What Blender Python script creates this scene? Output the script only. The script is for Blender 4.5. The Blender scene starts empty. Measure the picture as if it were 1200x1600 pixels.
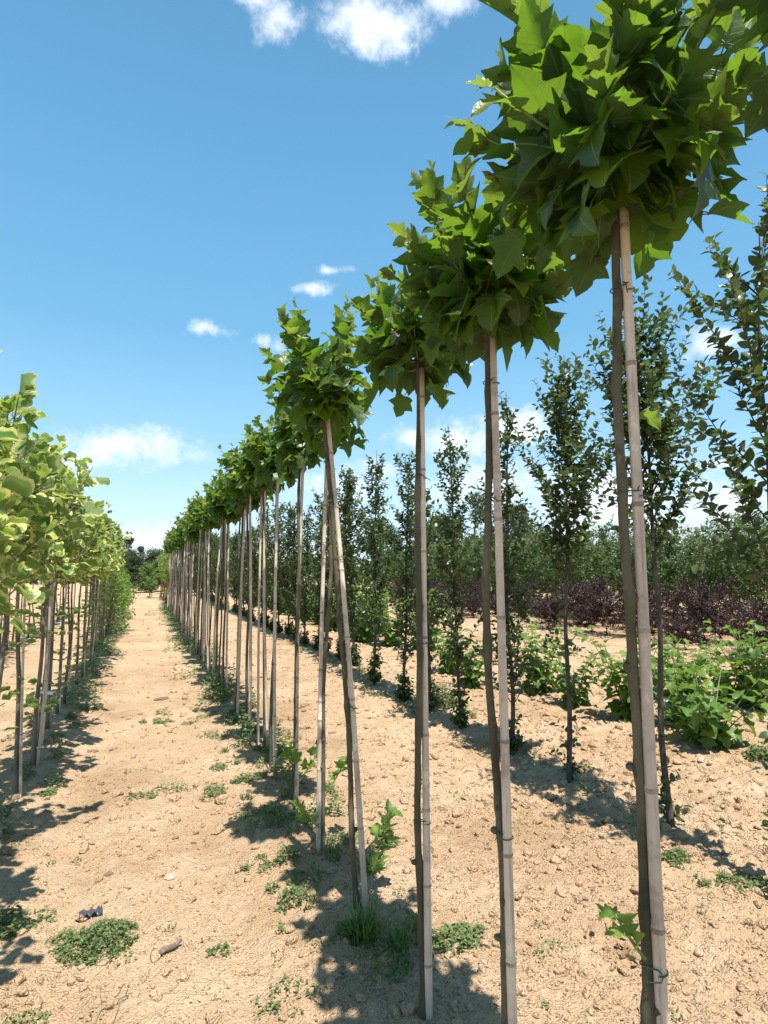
import bpy, math
import numpy as np
from mathutils import Matrix, Vector

scene = bpy.context.scene
COL = scene.collection
R = math.radians

# ------------------------------------------------------------------ camera
FPX = 950.0                      # focal length in photo pixels (1200 wide)
CAM_H = 1.60
PITCH = math.atan(90 / FPX)
YAW = math.atan(375 / (FPX / math.cos(PITCH)))
cam_d = bpy.data.cameras.new("camera")
cam = bpy.data.objects.new("camera", cam_d)
COL.objects.link(cam)
cam.location = (0, 0, CAM_H)
cam.rotation_euler = (math.pi / 2 + PITCH, 0, -YAW)
cam_d.sensor_fit = 'HORIZONTAL'
cam_d.sensor_width = 36
cam_d.lens = 36 * FPX / 1200
cam_d.clip_start = 0.05
cam_d.clip_end = 6000
scene.camera = cam
CAM_M = cam.rotation_euler.to_matrix()


def at(px, py, z=0.0):
    """world ground point seen at a photo pixel"""
    d = CAM_M @ Vector(((px - 600) / FPX, -(py - 800) / FPX, -1))
    t = (z - CAM_H) / d.z
    return (d.x * t, d.y * t)


# ------------------------------------------------------------------ world, sun, exposure
SUN_EL = R(66)
SUN_H = (0.0, -1.0)            # horizontal direction towards the sun
sun_az = math.atan2(SUN_H[0], SUN_H[1])
world = bpy.data.worlds.new("World")
scene.world = world
world.use_nodes = True
wt = world.node_tree
for n in list(wt.nodes):
    wt.nodes.remove(n)


def nd(t, kind, **kw):
    n = t.nodes.new(kind)
    for k, v in kw.items():
        setattr(n, k, v)
    return n


def mth(t, op, a, b=None, c=None, clamp=False):
    n = t.nodes.new('ShaderNodeMath')
    n.operation = op
    n.use_clamp = clamp
    for i, v in enumerate((a, b, c)):
        if v is None:
            continue
        if isinstance(v, (int, float)):
            n.inputs[i].default_value = v
        else:
            t.links.new(v, n.inputs[i])
    return n.outputs[0]


def sstep(t, v, lo, hi, a=0.0, b=1.0):
    n = t.nodes.new('ShaderNodeMapRange')
    n.interpolation_type = 'SMOOTHSTEP'
    t.links.new(v, n.inputs[0])
    for i, x in zip((1, 2, 3, 4), (lo, hi, a, b)):
        n.inputs[i].default_value = x
    return n.outputs[0]


def mixc(t, f, a, b, mode='MIX'):
    n = t.nodes.new('ShaderNodeMix')
    n.data_type = 'RGBA'
    n.blend_type = mode
    n.clamp_factor = True
    for i, v in ((0, f), (6, a), (7, b)):
        if isinstance(v, (int, float)):
            n.inputs[i].default_value = v
        elif isinstance(v, tuple):
            n.inputs[i].default_value = (v[0], v[1], v[2], 1)
        else:
            t.links.new(v, n.inputs[i])
    return n.outputs[2]


def noise(t, vec, scale, detail=2.0, rough=0.5, dist=0.0):
    n = t.nodes.new('ShaderNodeTexNoise')
    n.inputs['Scale'].default_value = scale
    n.inputs['Detail'].default_value = detail
    n.inputs['Roughness'].default_value = rough
    n.inputs['Distortion'].default_value = dist
    if vec is not None:
        t.links.new(vec, n.inputs['Vector'])
    return n


sky = nd(wt, 'ShaderNodeTexSky', sky_type='NISHITA')
sky.sun_disc = False
sky.sun_elevation = SUN_EL
sky.sun_rotation = sun_az
sky.altitude = 200
sky.air_density = 1.0
sky.dust_density = 0.6
sky.ozone_density = 1.0
tc = nd(wt, 'ShaderNodeTexCoord')
sep = nd(wt, 'ShaderNodeSeparateXYZ')
wt.links.new(tc.outputs['Generated'], sep.inputs[0])
AZ = mth(wt, 'ARCTAN2', sep.outputs[0], sep.outputs[1])
EL = mth(wt, 'ARCSINE', sep.outputs[2])
# clouds: (photo x, y, half width, half height, density) turned into compass bearings and heights
CLOUDS = [(405, -5, 55, 42, 1.0), (445, 42, 55, 40, .9), (580, 40, 88, 62, 1.1), (610, 80, 50, 30, .8), (700, -5, 55, 40, 1.0),
          (490, 457, 36, 14, .85), (522, 428, 30, 10, .55), (325, 515, 40, 14, .85), (408, 530, 26, 14, .7),
          (200, 700, 120, 42, .95), (150, 715, 90, 30, .8), (800, 665, 68, 36, 1.1), (720, 690, 80, 34, .9), (640, 690, 40, 24, .8),
          (960, 780, 170, 66, 1.1), (760, 760, 130, 44, .9), (1060, 830, 200, 36, .8), (540, 760, 90, 34, .7), (1145, 722, 34, 15, .8), (1110, 540, 60, 40, 1.0), (235, 835, 70, 26, .75), (440, 530, 40, 24, .6),
          (590, 735, 40, 22, .8), (1130, 795, 120, 46, .95), (790, 800, 160, 50, .45)]
warp = noise(wt, tc.outputs['Generated'], 11.0, 5, .55)
wsep = nd(wt, 'ShaderNodeSeparateColor')
wt.links.new(warp.outputs['Color'], wsep.inputs[0])
AZw = mth(wt, 'ADD', AZ, mth(wt, 'MULTIPLY', mth(wt, 'SUBTRACT', wsep.outputs[0], .5), .07))
ELw = mth(wt, 'ADD', EL, mth(wt, 'MULTIPLY', mth(wt, 'SUBTRACT', wsep.outputs[1], .5), .05))
acc = None
for (cx, cy, hw, hh, dn) in CLOUDS:
    d = (CAM_M @ Vector(((cx - 600) / FPX, -(cy - 800) / FPX, -1))).normalized()
    d2 = (CAM_M @ Vector(((cx + hw - 600) / FPX, -(cy - 800) / FPX, -1))).normalized()
    d3 = (CAM_M @ Vector(((cx - 600) / FPX, -(cy - hh - 800) / FPX, -1))).normalized()
    a0, e0 = math.atan2(d.x, d.y), math.asin(d.z)
    wa = abs(math.atan2(d2.x, d2.y) - a0)
    we = abs(math.asin(d3.z) - e0)
    u = mth(wt, 'DIVIDE', mth(wt, 'SUBTRACT', AZw, a0), wa)
    v = mth(wt, 'DIVIDE', mth(wt, 'SUBTRACT', ELw, e0), we)
    r = mth(wt, 'SQRT', mth(wt, 'ADD', mth(wt, 'MULTIPLY', u, u), mth(wt, 'MULTIPLY', v, v)))
    b = mth(wt, 'MULTIPLY', mth(wt, 'SUBTRACT', 1.25, r, clamp=True), dn)
    acc = b if acc is None else mth(wt, 'MAXIMUM', acc, b)
cn = noise(wt, tc.outputs['Generated'], 24.0, 12, .68)
dens = mth(wt, 'ADD', acc, mth(wt, 'MULTIPLY', mth(wt, 'SUBTRACT', cn.outputs[0], .5), 2.1))
mask = sstep(wt, dens, .15, 1.15)
mask = mth(wt, 'MULTIPLY', mask, sstep(wt, acc, 0.0, .25))
ramp = nd(wt, 'ShaderNodeValToRGB')
wt.links.new(sep.outputs[2], ramp.inputs[0])
els = ramp.color_ramp.elements
els[0].position, els[0].color = 0.0, (5.9, 7.0, 7.8, 1)
els[1].position, els[1].color = 1.0, (.8, 1.3, 2.0, 1)
for p_, c_ in ((.08, (4.4, 6.3, 7.6, 1)), (.2, (2.5, 4.8, 6.7, 1)), (.36, (1.35, 3.5, 5.6, 1)), (.6, (.90, 2.7, 4.75, 1)), (.76, (.8, 2.2, 3.8, 1))):
    e_ = els.new(p_)
    e_.color = c_
hs = nd(wt, 'ShaderNodeMix', data_type='RGBA')
hs.inputs[0].default_value = .86
wt.links.new(sky.outputs[0], hs.inputs[6])
wt.links.new(ramp.outputs[0], hs.inputs[7])
cl2 = noise(wt, tc.outputs['Generated'], 17.0, 5, .5)
ccol = mixc(wt, cl2.outputs[0], (5.2, 6.1, 7.2), (7.9, 8.1, 8.4))
skyc = mixc(wt, mth(wt, 'MULTIPLY', mask, .93), hs.outputs[2], ccol)
bg = nd(wt, 'ShaderNodeBackground')
bg.inputs['Strength'].default_value = 0.093
wt.links.new(skyc, bg.inputs['Color'])
wo = nd(wt, 'ShaderNodeOutputWorld')
wt.links.new(bg.outputs[0], wo.inputs['Surface'])

sun_d = bpy.data.lights.new("sun", 'SUN')
sun_d.energy = 4.9
sun_d.angle = R(0.53)
sun_d.color = (1.0, .955, .89)
sun = bpy.data.objects.new("sun", sun_d)
COL.objects.link(sun)
sv = Vector((SUN_H[0] * math.cos(SUN_EL), SUN_H[1] * math.cos(SUN_EL), math.sin(SUN_EL)))
sun.rotation_euler = (-sv).to_track_quat('-Z', 'Y').to_euler()
sun.location = (0, -10, 20)
vs = scene.view_settings
vs.view_transform = 'Standard'
vs.look = 'None'
vs.exposure = 0.84
vs.gamma = 1.0
scene.render.film_transparent = False
scene.cycles.max_bounces = 7
scene.cycles.diffuse_bounces = 3
scene.cycles.glossy_bounces = 2
scene.cycles.transmission_bounces = 4
scene.cycles.transparent_max_bounces = 4
scene.cycles.caustics_reflective = False
scene.cycles.caustics_refractive = False
scene.cycles.use_denoising = True


# ------------------------------------------------------------------ numeric helpers
def _hash(ix, iy, seed):
    h = (ix.astype(np.int64) * 374761393 + iy.astype(np.int64) * 668265263 + seed * 1274126177) & 0xFFFFFFFF
    h = ((h ^ (h >> 13)) * 1274126177) & 0xFFFFFFFF
    h = h ^ (h >> 16)
    return (h & 0xFFFF) / 65535.0


def vnoise(x, y, seed=0):
    x0, y0 = np.floor(x), np.floor(y)
    fx, fy = x - x0, y - y0
    fx = fx * fx * fx * (fx * (fx * 6 - 15) + 10)
    fy = fy * fy * fy * (fy * (fy * 6 - 15) + 10)
    a, b = _hash(x0, y0, seed), _hash(x0 + 1, y0, seed)
    c, d = _hash(x0, y0 + 1, seed), _hash(x0 + 1, y0 + 1, seed)
    return (a + (b - a) * fx) * (1 - fy) + (c + (d - c) * fx) * fy - .5


PLANE_X, TULIP_X, HORN_X, BUSH_X = 0.98, -0.83, 3.14, 5.05


def ground_z(x, y):
    x = np.asarray(x, float)
    y = np.asarray(y, float)
    r = np.hypot(x, y)
    fine = np.clip((22 - r) / 14, 0, 1)
    rough = .45 + .75 / (1 + np.exp(-(x - 2.4) * 2.2))          # tilled ground to the right is cloddier
    z = .05 * vnoise(x * .5, y * .5, 1) + .04 * vnoise(x * 1.3, y * 1.1, 2)
    z = z + .035 * rough * vnoise(x * 3.7 + .3, y * 3.1, 3) * fine
    z = z + .045 * rough * np.abs(vnoise(x * 8.5, y * 8.0, 4)) * fine
    z = z + .026 * rough * vnoise(x * 19, y * 18, 5) * fine
    z = z + .014 * rough * vnoise(x * 41, y * 40, 6) * np.clip((9 - r) / 5, 0, 1)
    for rx in (PLANE_X, TULIP_X, HORN_X, BUSH_X):
        z = z + .03 * np.exp(-((x - rx) / .28) ** 2)
    # tyre ruts pressed into the path
    for rx in (-.28, .42):
        z = z - .018 * np.exp(-((x - rx - .04 * np.sin(y * .9)) / .14) ** 2)
    return z


def gz1(x, y):
    return float(ground_z(np.array([x]), np.array([y]))[0])


def unit(a):
    a = np.asarray(a, float)
    return a / np.maximum(np.linalg.norm(a, axis=-1, keepdims=True), 1e-9)


class Acc:
    def __init__(self):
        self.V, self.F, self.uv, self.edge, self.rnd, self.age, self.mi = [], [], [], [], [], [], []
        self.n = 0

    def add(self, V, F, uv=None, edge=None, rnd=0.5, age=0.0, mi=0):
        V = np.asarray(V, float).reshape(-1, 3)
        F = np.asarray(F, int).reshape(-1, 3)
        k = len(V)
        self.V.append(V)
        self.F.append(F + self.n)
        self.uv.append(np.zeros((k, 2)) if uv is None else uv)
        self.edge.append(np.zeros(k) if edge is None else edge)
        self.rnd.append(np.broadcast_to(np.asarray(rnd, float), (k,)))
        self.age.append(np.broadcast_to(np.asarray(age, float), (k,)))
        self.mi.append(np.broadcast_to(np.asarray(mi, int), (len(F),)))
        self.n += k

    def build(self, name, mats, parent=None, smooth=True):
        V = np.concatenate(self.V)
        F = np.concatenate(self.F)
        me = bpy.data.meshes.new(name)
        me.vertices.add(len(V))
        me.vertices.foreach_set('co', V.astype(np.float32).ravel())
        me.loops.add(len(F) * 3)
        me.loops.foreach_set('vertex_index', F.astype(np.int32).ravel())
        me.polygons.add(len(F))
        me.polygons.foreach_set('loop_start', np.arange(0, len(F) * 3, 3, dtype=np.int32))
        me.polygons.foreach_set('loop_total', np.full(len(F), 3, dtype=np.int32))
        if not isinstance(mats, (list, tuple)):
            mats = [mats]
        for m in mats:
            me.materials.append(m)
        me.polygons.foreach_set('material_index', np.concatenate(self.mi).astype(np.int32))
        me.polygons.foreach_set('use_smooth', np.full(len(F), bool(smooth)))
        for nm, data in (('rnd', self.rnd), ('age', self.age), ('edge', self.edge)):
            a = me.attributes.new(nm, 'FLOAT', 'POINT')
            a.data.foreach_set('value', np.concatenate(data).astype(np.float32))
        uv = np.concatenate(self.uv)
        ul = me.uv_layers.new(name='UVMap')
        ul.data.foreach_set('uv', uv[F.ravel()].astype(np.float32).ravel())
        me.update()
        me.validate()
        o = bpy.data.objects.new(name, me)
        COL.objects.link(o)
        if parent is not None:
            o.parent = parent
        return o


def tube(acc, pts, rad, sides=6, mi=0, rnd=.5, cap=True):
    pts = np.asarray(pts, float)
    n = len(pts)
    rad = np.broadcast_to(np.asarray(rad, float), (n,))
    tan = unit(np.gradient(pts, axis=0))
    ref = np.array([1., 0, 0]) if abs(tan[0][0]) < .8 else np.array([0, 1., 0])
    V = []
    ang = np.linspace(0, 2 * np.pi, sides, endpoint=False)
    for i in range(n):
        a = ref - tan[i] * ref.dot(tan[i])
        a /= np.linalg.norm(a)
        ref = a
        b = np.cross(tan[i], a)
        V.append(pts[i] + rad[i] * (np.cos(ang)[:, None] * a + np.sin(ang)[:, None] * b))
    V = np.concatenate(V)
    F = []
    for i in range(n - 1):
        for j in range(sides):
            p, q = i * sides + j, i * sides + (j + 1) % sides
            F += [(p, q, q + sides), (p, q + sides, p + sides)]
    if cap:
        e = (n - 1) * sides
        for j in range(1, sides - 1):
            F.append((e, e + j, e + j + 1))
            F.append((0, j + 1, j))
    mi_arr = mi
    acc.add(V, F, rnd=rnd, mi=mi_arr)


def leaf_template(outline, anchors, fold, bend, wave, petiole, seed=0, mids=1, twist=0.0):
    """lobed blade: midrib, rings between midrib and margin, curved in three ways; y runs along the leaf"""
    rng = np.random.default_rng(seed)
    P = np.array(outline, float)
    m = np.array(anchors, float)
    J = len(P)
    V, E = [], []
    for j in range(J):
        V.append((0, m[j], 0)); E.append(0)
    lay = []
    for s in (1, -1):
        for k in range(1, mids + 2):
            f = k / (mids + 1)
            lay.append(len(V))
            for j in range(J):
                V.append((s * P[j, 0] * f, m[j] + (P[j, 1] - m[j]) * f, 0)); E.append(f)
    V = np.array(V, float)
    E = np.array(E)
    F = []
    for si, s in enumerate((1, -1)):
        prev = 0
        for k in range(mids + 1):
            cur = lay[si * (mids + 1) + k]
            for j in range(J - 1):
                a, b, c, d = prev + j, cur + j, cur + j + 1, prev + j + 1
                if s > 0:
                    F += [(a, b, c), (a, c, d)]
                else:
                    F += [(a, c, b), (a, d, c)]
            prev = cur
    uv = V[:, :2].copy()
    ph = rng.uniform(0, 6.28, 3)
    V[:, 2] = np.abs(V[:, 0]) * math.tan(fold)
    V[:, 2] += wave * E * (np.sin(7 * V[:, 1] + ph[0] + np.sign(V[:, 0]) * 1.3) + .6 * np.sin(13 * V[:, 1] + ph[1]))
    V[:, 2] += -.25 * wave / .04 * (V[:, 0] ** 2) * rng.uniform(.2, 1.0)
    if twist:
        t = twist * V[:, 1]
        x, z = V[:, 0].copy(), V[:, 2].copy()
        V[:, 0] = x * np.cos(t) - z * np.sin(t)
        V[:, 2] = x * np.sin(t) + z * np.cos(t)
    k = bend if abs(bend) > 1e-3 else 1e-3
    y, z = V[:, 1].copy(), V[:, 2].copy()
    V[:, 1] = (1 / k) * np.sin(k * y) + z * np.sin(k * y)
    V[:, 2] = -(1 / k) * (1 - np.cos(k * y)) + z * np.cos(k * y)
    V[:, 1] += petiole
    if petiole > 0:
        n0 = len(V)
        w = .016
        pv = []
        for yy in (0, petiole * .5, petiole + .02):
            pv += [(-w, yy, -.004), (w, yy, -.004), (0, yy, w)]
        V = np.concatenate([V, np.array(pv)])
        uv = np.concatenate([uv, np.zeros((9, 2))])
        E = np.concatenate([E, np.zeros(9)])
        for i in range(2):
            for j in range(3):
                a, b = n0 + i * 3 + j, n0 + i * 3 + (j + 1) % 3
                F += [(a, b, b + 3), (a, b + 3, a + 3)]
    return V, np.array(F), uv, E


PLANE_OUT = [(0, 0), (.09, -.06), (.23, -.06), (.41, .01), (.40, .10), (.38, .18), (.44, .24), (.53, .34), (.63, .47), (.50, .49),
             (.41, .52), (.32, .55), (.28, .60), (.31, .68), (.27, .76), (.21, .84), (.12, .93), (0, 1.06)]
PLANE_ANC = [0, .01, .03, .07, .12, .18, .25, .32, .40, .46, .50, .53, .57, .66, .75, .85, .95, 1.08]
PLANE_LO = [(0, 0), (.24, -.06), (.44, .02), (.35, .20), (.63, .47), (.27, .57), (.27, .72), (0, 1.08)]
PLANE_LO_A = [0, .03, .08, .2, .42, .57, .75, 1.08]
TULIP_OUT = [(0, 0), (.16, -.03), (.34, .02), (.47, .14), (.50, .28), (.42, .42), (.41, .55), (.46, .72), (.36, .84), (.20, .86), (.07, .80), (0, .78)]
TULIP_ANC = [0, .02, .08, .16, .27, .4, .52, .62, .69, .74, .77, .78]
OVATE_OUT = [(0, 0), (.2, .1), (.31, .32), (.28, .58), (.15, .84), (0, 1.0)]
OVATE_ANC = [0, .1, .33, .58, .84, 1.0]
SMALL_OUT = [(0, 0), (.26, .3), (.2, .65), (0, 1.0)]
SMALL_ANC = [0, .33, .66, 1.0]

_r = np.random.default_rng(5)
PLANE_STAR = [(0, 0), (.09, -.07), (.24, -.08), (.44, -.01), (.41, .09), (.33, .19), (.39, .25), (.50, .33), (.62, .48), (.49, .48),
              (.39, .51), (.29, .53), (.23, .57), (.27, .66), (.21, .75), (.17, .85), (.10, .95), (0, 1.12)]
PLANE_T = [leaf_template(PLANE_STAR if i % 2 else PLANE_OUT, PLANE_ANC, _r.uniform(.05, .65), _r.uniform(-.4, 1.15), _r.uniform(.012, .04), .28, i, 2, _r.uniform(-.6, .6)) for i in range(14)]
PLANE_TL = [leaf_template(PLANE_LO, PLANE_LO_A, _r.uniform(.05, .6), _r.uniform(-.1, 1.2), _r.uniform(.01, .04), .25, i, 1, _r.uniform(-.4, .4)) for i in range(8)]
TULIP_T = [leaf_template(TULIP_OUT, TULIP_ANC, _r.uniform(.0, .8), _r.uniform(-.4, 1.2), _r.uniform(.008, .03), .6, i, 1, _r.uniform(-.4, .4)) for i in range(8)]
OVATE_T = [leaf_template(OVATE_OUT, OVATE_ANC, _r.uniform(.1, .6), _r.uniform(-.2, 1.0), .012, .08, i, 0, _r.uniform(-.5, .5)) for i in range(6)]
SMALL_T = [leaf_template(SMALL_OUT, SMALL_ANC, _r.uniform(.1, .6), _r.uniform(-.2, .9), .008, 0, i, 0, _r.uniform(-.4, .4)) for i in range(6)]


def scatter(acc, temps, pos, dirs, nrm, size, rnd, age, rng, mi=0):
    pos, dirs, nrm = np.asarray(pos, float), unit(dirs), np.asarray(nrm, float)
    N = len(pos)
    nrm = nrm - dirs * np.sum(nrm * dirs, 1, keepdims=True)
    nrm = unit(nrm)
    xs = np.cross(dirs, nrm)
    size = np.broadcast_to(np.asarray(size, float), (N,))
    which = rng.integers(0, len(temps), N)
    flip = rng.choice([-1.0, 1.0], N)
    for t, (V, F, uv, E) in enumerate(temps):
        idx = np.where(which == t)[0]
        if not len(idx):
            continue
        k = len(V)
        s = size[idx][:, None, None]
        W = (V[None, :, 0:1] * xs[idx][:, None, :] + V[None, :, 1:2] * dirs[idx][:, None, :] + V[None, :, 2:3] * nrm[idx][:, None, :]) * s + pos[idx][:, None, :]
        FF = F[None] + (np.arange(len(idx)) * k)[:, None, None]
        acc.add(W.reshape(-1, 3), FF.reshape(-1, 3), np.tile(uv, (len(idx), 1)), np.tile(E, len(idx)),
                np.repeat(np.asarray(rnd)[idx], k), np.repeat(np.asarray(age)[idx], k), mi)


# ------------------------------------------------------------------ materials
def new_mat(name):
    m = bpy.data.materials.new(name)
    m.use_nodes = True
    t = m.node_tree
    for n in list(t.nodes):
        t.nodes.remove(n)
    out = nd(t, 'ShaderNodeOutputMaterial')
    return m, t, out


def attr(t, name):
    n = nd(t, 'ShaderNodeAttribute', attribute_name=name)
    return n.outputs['Fac']


def leaf_mat(name, dark, light, young, under, trans, rough=.42, veins=False, margin=None, trans_w=.35, spec=.4):
    m, t, out = new_mat(name)
    rnd, age, edge = attr(t, 'rnd'), attr(t, 'age'), attr(t, 'edge')
    col = mixc(t, rnd, dark, light)
    col = mixc(t, age, col, young)
    geo = nd(t, 'ShaderNodeNewGeometry')
    uvn = nd(t, 'ShaderNodeUVMap')
    tcol = mixc(t, age, trans, tuple(min(1, c * 1.5) for c in young))
    if margin is not None:
        nz = noise(t, geo.outputs['Position'], 45, 2, .6)
        e = mth(t, 'ADD', edge, mth(t, 'MULTIPLY', mth(t, 'SUBTRACT', nz.outputs[0], .5), .8))
        e = mth(t, 'ADD', e, mth(t, 'MULTIPLY', mth(t, 'SUBTRACT', rnd, .5), .35))
        mk = sstep(t, e, .64, .84)
        col = mixc(t, mk, col, margin)
        tcol = mixc(t, mk, tcol, tuple(min(1, c * 1.1) for c in margin))
    if veins:
        s = nd(t, 'ShaderNodeSeparateXYZ')
        t.links.new(uvn.outputs[0], s.inputs[0])
        au = mth(t, 'ABSOLUTE', s.outputs[0])
        v = s.outputs[1]
        dmin = au
        for a in (R(52), R(88)):
            dd = mth(t, 'ABSOLUTE', mth(t, 'SUBTRACT', mth(t, 'MULTIPLY', au, math.cos(a)), mth(t, 'MULTIPLY', mth(t, 'SUBTRACT', v, .06), math.sin(a))))
            dmin = mth(t, 'MINIMUM', dmin, dd)
        # side veins off the midrib
        w = mth(t, 'ABSOLUTE', mth(t, 'SUBTRACT', mth(t, 'FRACT', mth(t, 'MULTIPLY', mth(t, 'SUBTRACT', v, mth(t, 'MULTIPLY', au, .75)), 7.5)), .5))
        side = sstep(t, w, 0.0, .075, .55, 0.0)
        vm = mth(t, 'MAXIMUM', sstep(t, dmin, .007, .024, 1.0, 0.0), side)
        vm = mth(t, 'MULTIPLY', vm, .68)
        col = mixc(t, vm, col, tuple(min(1, a * .6 + b * .55 + .02) for a, b in zip(light, young)))
        tcol = mixc(t, vm, tcol, tuple(c * .7 for c in trans))
    nz2 = noise(t, geo.outputs['Position'], 30, 3, .6)
    hv = nd(t, 'ShaderNodeHueSaturation')
    t.links.new(col, hv.inputs['Color'])
    t.links.new(mth(t, 'ADD', .78, mth(t, 'MULTIPLY', nz2.outputs[0], .44)), hv.inputs['Value'])
    ucol = mixc(t, .5, hv.outputs[0], under)
    fcol = mixc(t, geo.outputs['Backfacing'], hv.outputs[0], ucol)
    p = nd(t, 'ShaderNodeBsdfPrincipled')
    t.links.new(fcol, p.inputs['Base Color'])
    t.links.new(mth(t, 'ADD', rough, mth(t, 'MULTIPLY', geo.outputs['Backfacing'], .3)), p.inputs['Roughness'])
    p.inputs['Specular IOR Level'].default_value = spec
    tr = nd(t, 'ShaderNodeBsdfTranslucent')
    t.links.new(tcol, tr.inputs['Color'])
    if veins:
        bp = nd(t, 'ShaderNodeBump')
        bp.inputs['Strength'].default_value = .8
        bp.inputs['Distance'].default_value = .004
        t.links.new(mth(t, 'SUBTRACT', nz2.outputs[0], vm), bp.inputs['Height'])
        t.links.new(bp.outputs[0], p.inputs['Normal'])
    mx = nd(t, 'ShaderNodeMixShader')
    mx.inputs[0].default_value = trans_w
    t.links.new(p.outputs[0], mx.inputs[1])
    t.links.new(tr.outputs[0], mx.inputs[2])
    t.links.new(mx.outputs[0], out.inputs['Surface'])
    return m


def bark_mat(name, c1, c2, c3, scale=18.0, stretch=.25, rough=.85, bump=.5):
    m, t, out = new_mat(name)
    tcn = nd(t, 'ShaderNodeTexCoord')
    mp = nd(t, 'ShaderNodeMapping')
    mp.inputs['Scale'].default_value = (1, 1, stretch)
    t.links.new(tcn.outputs['Object'], mp.inputs[0])
    oi = nd(t, 'ShaderNodeObjectInfo')
    add = nd(t, 'ShaderNodeVectorMath', operation='ADD')
    t.links.new(mp.outputs[0], add.inputs[0])
    t.links.new(oi.outputs['Location'], add.inputs[1])
    n1 = noise(t, add.outputs[0], scale, 4, .6)
    n2 = noise(t, add.outputs[0], scale * 4.5, 5, .65)
    col = mixc(t, sstep(t, n1.outputs[0], .35, .65), c1, c2)
    col = mixc(t, sstep(t, n2.outputs[0], .52, .72, 0, .8), col, c3)
    ad2 = nd(t, 'ShaderNodeVectorMath', operation='ADD')
    t.links.new(tcn.outputs['Object'], ad2.inputs[0])
    t.links.new(oi.outputs['Location'], ad2.inputs[1])
    n3 = noise(t, ad2.outputs[0], 7, 5, .7)
    n4 = noise(t, ad2.outputs[0], 55, 3, .6)
    col = mixc(t, sstep(t, n3.outputs[0], .50, .66, 0, .6), col, c3)
    col = mixc(t, sstep(t, n3.outputs[0], .33, .45, .45, 0), col, tuple(min(1, x * 1.55) for x in c2))
    col = mixc(t, sstep(t, n4.outputs[0], .66, .74, 0, .6), col, tuple(x * .6 for x in c3))
    p = nd(t, 'ShaderNodeBsdfPrincipled')
    t.links.new(col, p.inputs['Base Color'])
    p.inputs['Roughness'].default_value = rough
    p.inputs['Specular IOR Level'].default_value = .25
    bp = nd(t, 'ShaderNodeBump')
    bp.inputs['Strength'].default_value = bump
    bp.inputs['Distance'].default_value = .004
    t.links.new(n2.outputs[0], bp.inputs['Height'])
    t.links.new(bp.outputs[0], p.inputs['Normal'])
    t.links.new(p.outputs[0], out.inputs['Surface'])
    return m


def plain_mat(name, col, rough=.6, var=.25, scale=20):
    m, t, out = new_mat(name)
    tcn = nd(t, 'ShaderNodeTexCoord')
    n1 = noise(t, tcn.outputs['Object'], scale, 4, .6)
    c = mixc(t, n1.outputs[0], tuple(x * (1 - var) for x in col), tuple(min(1, x * (1 + var)) for x in col))
    p = nd(t, 'ShaderNodeBsdfPrincipled')
    t.links.new(c, p.inputs['Base Color'])
    p.inputs['Roughness'].default_value = rough
    t.links.new(p.outputs[0], out.inputs['Surface'])
    return m


M_PLANE = leaf_mat('plane_leaf', (.005, .022, .006), (.045, .100, .016), (.30, .36, .05), (.045, .10, .032), (.22, .41, .022), .38, True, trans_w=.36, spec=.6)
M_TULIP = leaf_mat('tulip_leaf', (.055, .135, .035), (.11, .21, .055), (.28, .37, .06), (.18, .25, .10), (.30, .46, .06), .4, False, (.62, .62, .20), .40)
M_HORN = leaf_mat('hornbeam_leaf', (.022, .046, .013), (.055, .085, .025), (.13, .15, .05), (.11, .14, .06), (.13, .22, .025), .36, False, None, .28, .55)
M_BUSH = leaf_mat('bush_leaf', (.05, .115, .02), (.115, .21, .04), (.24, .34, .06), (.18, .25, .1), (.24, .42, .04), .42, True, None, .36)
M_PURPLE = leaf_mat('purple_leaf', (.009, .0075, .0072), (.022, .0145, .0145), (.06, .055, .03), (.06, .04, .05), (.12, .03, .04), .4, False, None, .22)
M_SAPL = leaf_mat('sapling_leaf', (.038, .070, .024), (.100, .145, .055), (.18, .22, .07), (.15, .19, .09), (.2, .32, .05), .42, False, None, .3)
M_FAR = leaf_mat('far_leaf', (.026, .048, .028), (.058, .088, .046), (.12, .15, .06), (.1, .13, .07), (.12, .2, .04), .55, False, None, .25)
M_LIME = leaf_mat('lime_leaf', (.07, .15, .03), (.13, .23, .04), (.28, .34, .06), (.18, .25, .1), (.25, .42, .05), .45, False, None, .35)
M_WEED = leaf_mat('weed_leaf', (.055, .105, .034), (.13, .20, .065), (.36, .34, .16), (.13, .2, .09), (.18, .32, .05), .5, False, None, .32)
M_GRASS = leaf_mat('grass_blade', (.045, .12, .02), (.11, .21, .04), (.3, .3, .12), (.13, .2, .07), (.2, .36, .04), .5, False, None, .32)
M_STRAW = leaf_mat('straw', (.36, .27, .15), (.55, .43, .27), (.5, .4, .3), (.4, .3, .2), (.3, .22, .1), .7, False, None, .1)
M_DRYLEAF = leaf_mat('dry_leaf', (.22, .125, .07), (.40, .27, .16), (.5, .3, .15), (.3, .2, .12), (.3, .15, .05), .7, False, None, .15)
M_PBARK = bark_mat('plane_bark', (.075, .070, .043), (.135, .122, .080), (.048, .042, .033), 10, .3)
M_TBARK = bark_mat('tulip_bark', (.12, .105, .085), (.20, .175, .14), (.07, .06, .05), 14, .25)
M_HBARK = bark_mat('hornbeam_bark', (.060, .052, .046), (.10, .088, .078), (.038, .033, .03), 16, .2)
M_FBARK = bark_mat('far_bark', (.12, .10, .08), (.2, .17, .14), (.07, .06, .05), 4, .2)
M_RBARK = bark_mat('red_bark', (.13, .06, .04), (.22, .11, .07), (.08, .04, .03), 10, .2)
M_PALE = bark_mat('pale_bark', (.38, .33, .27), (.52, .47, .40), (.2, .17, .14), 8, .2)
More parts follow.
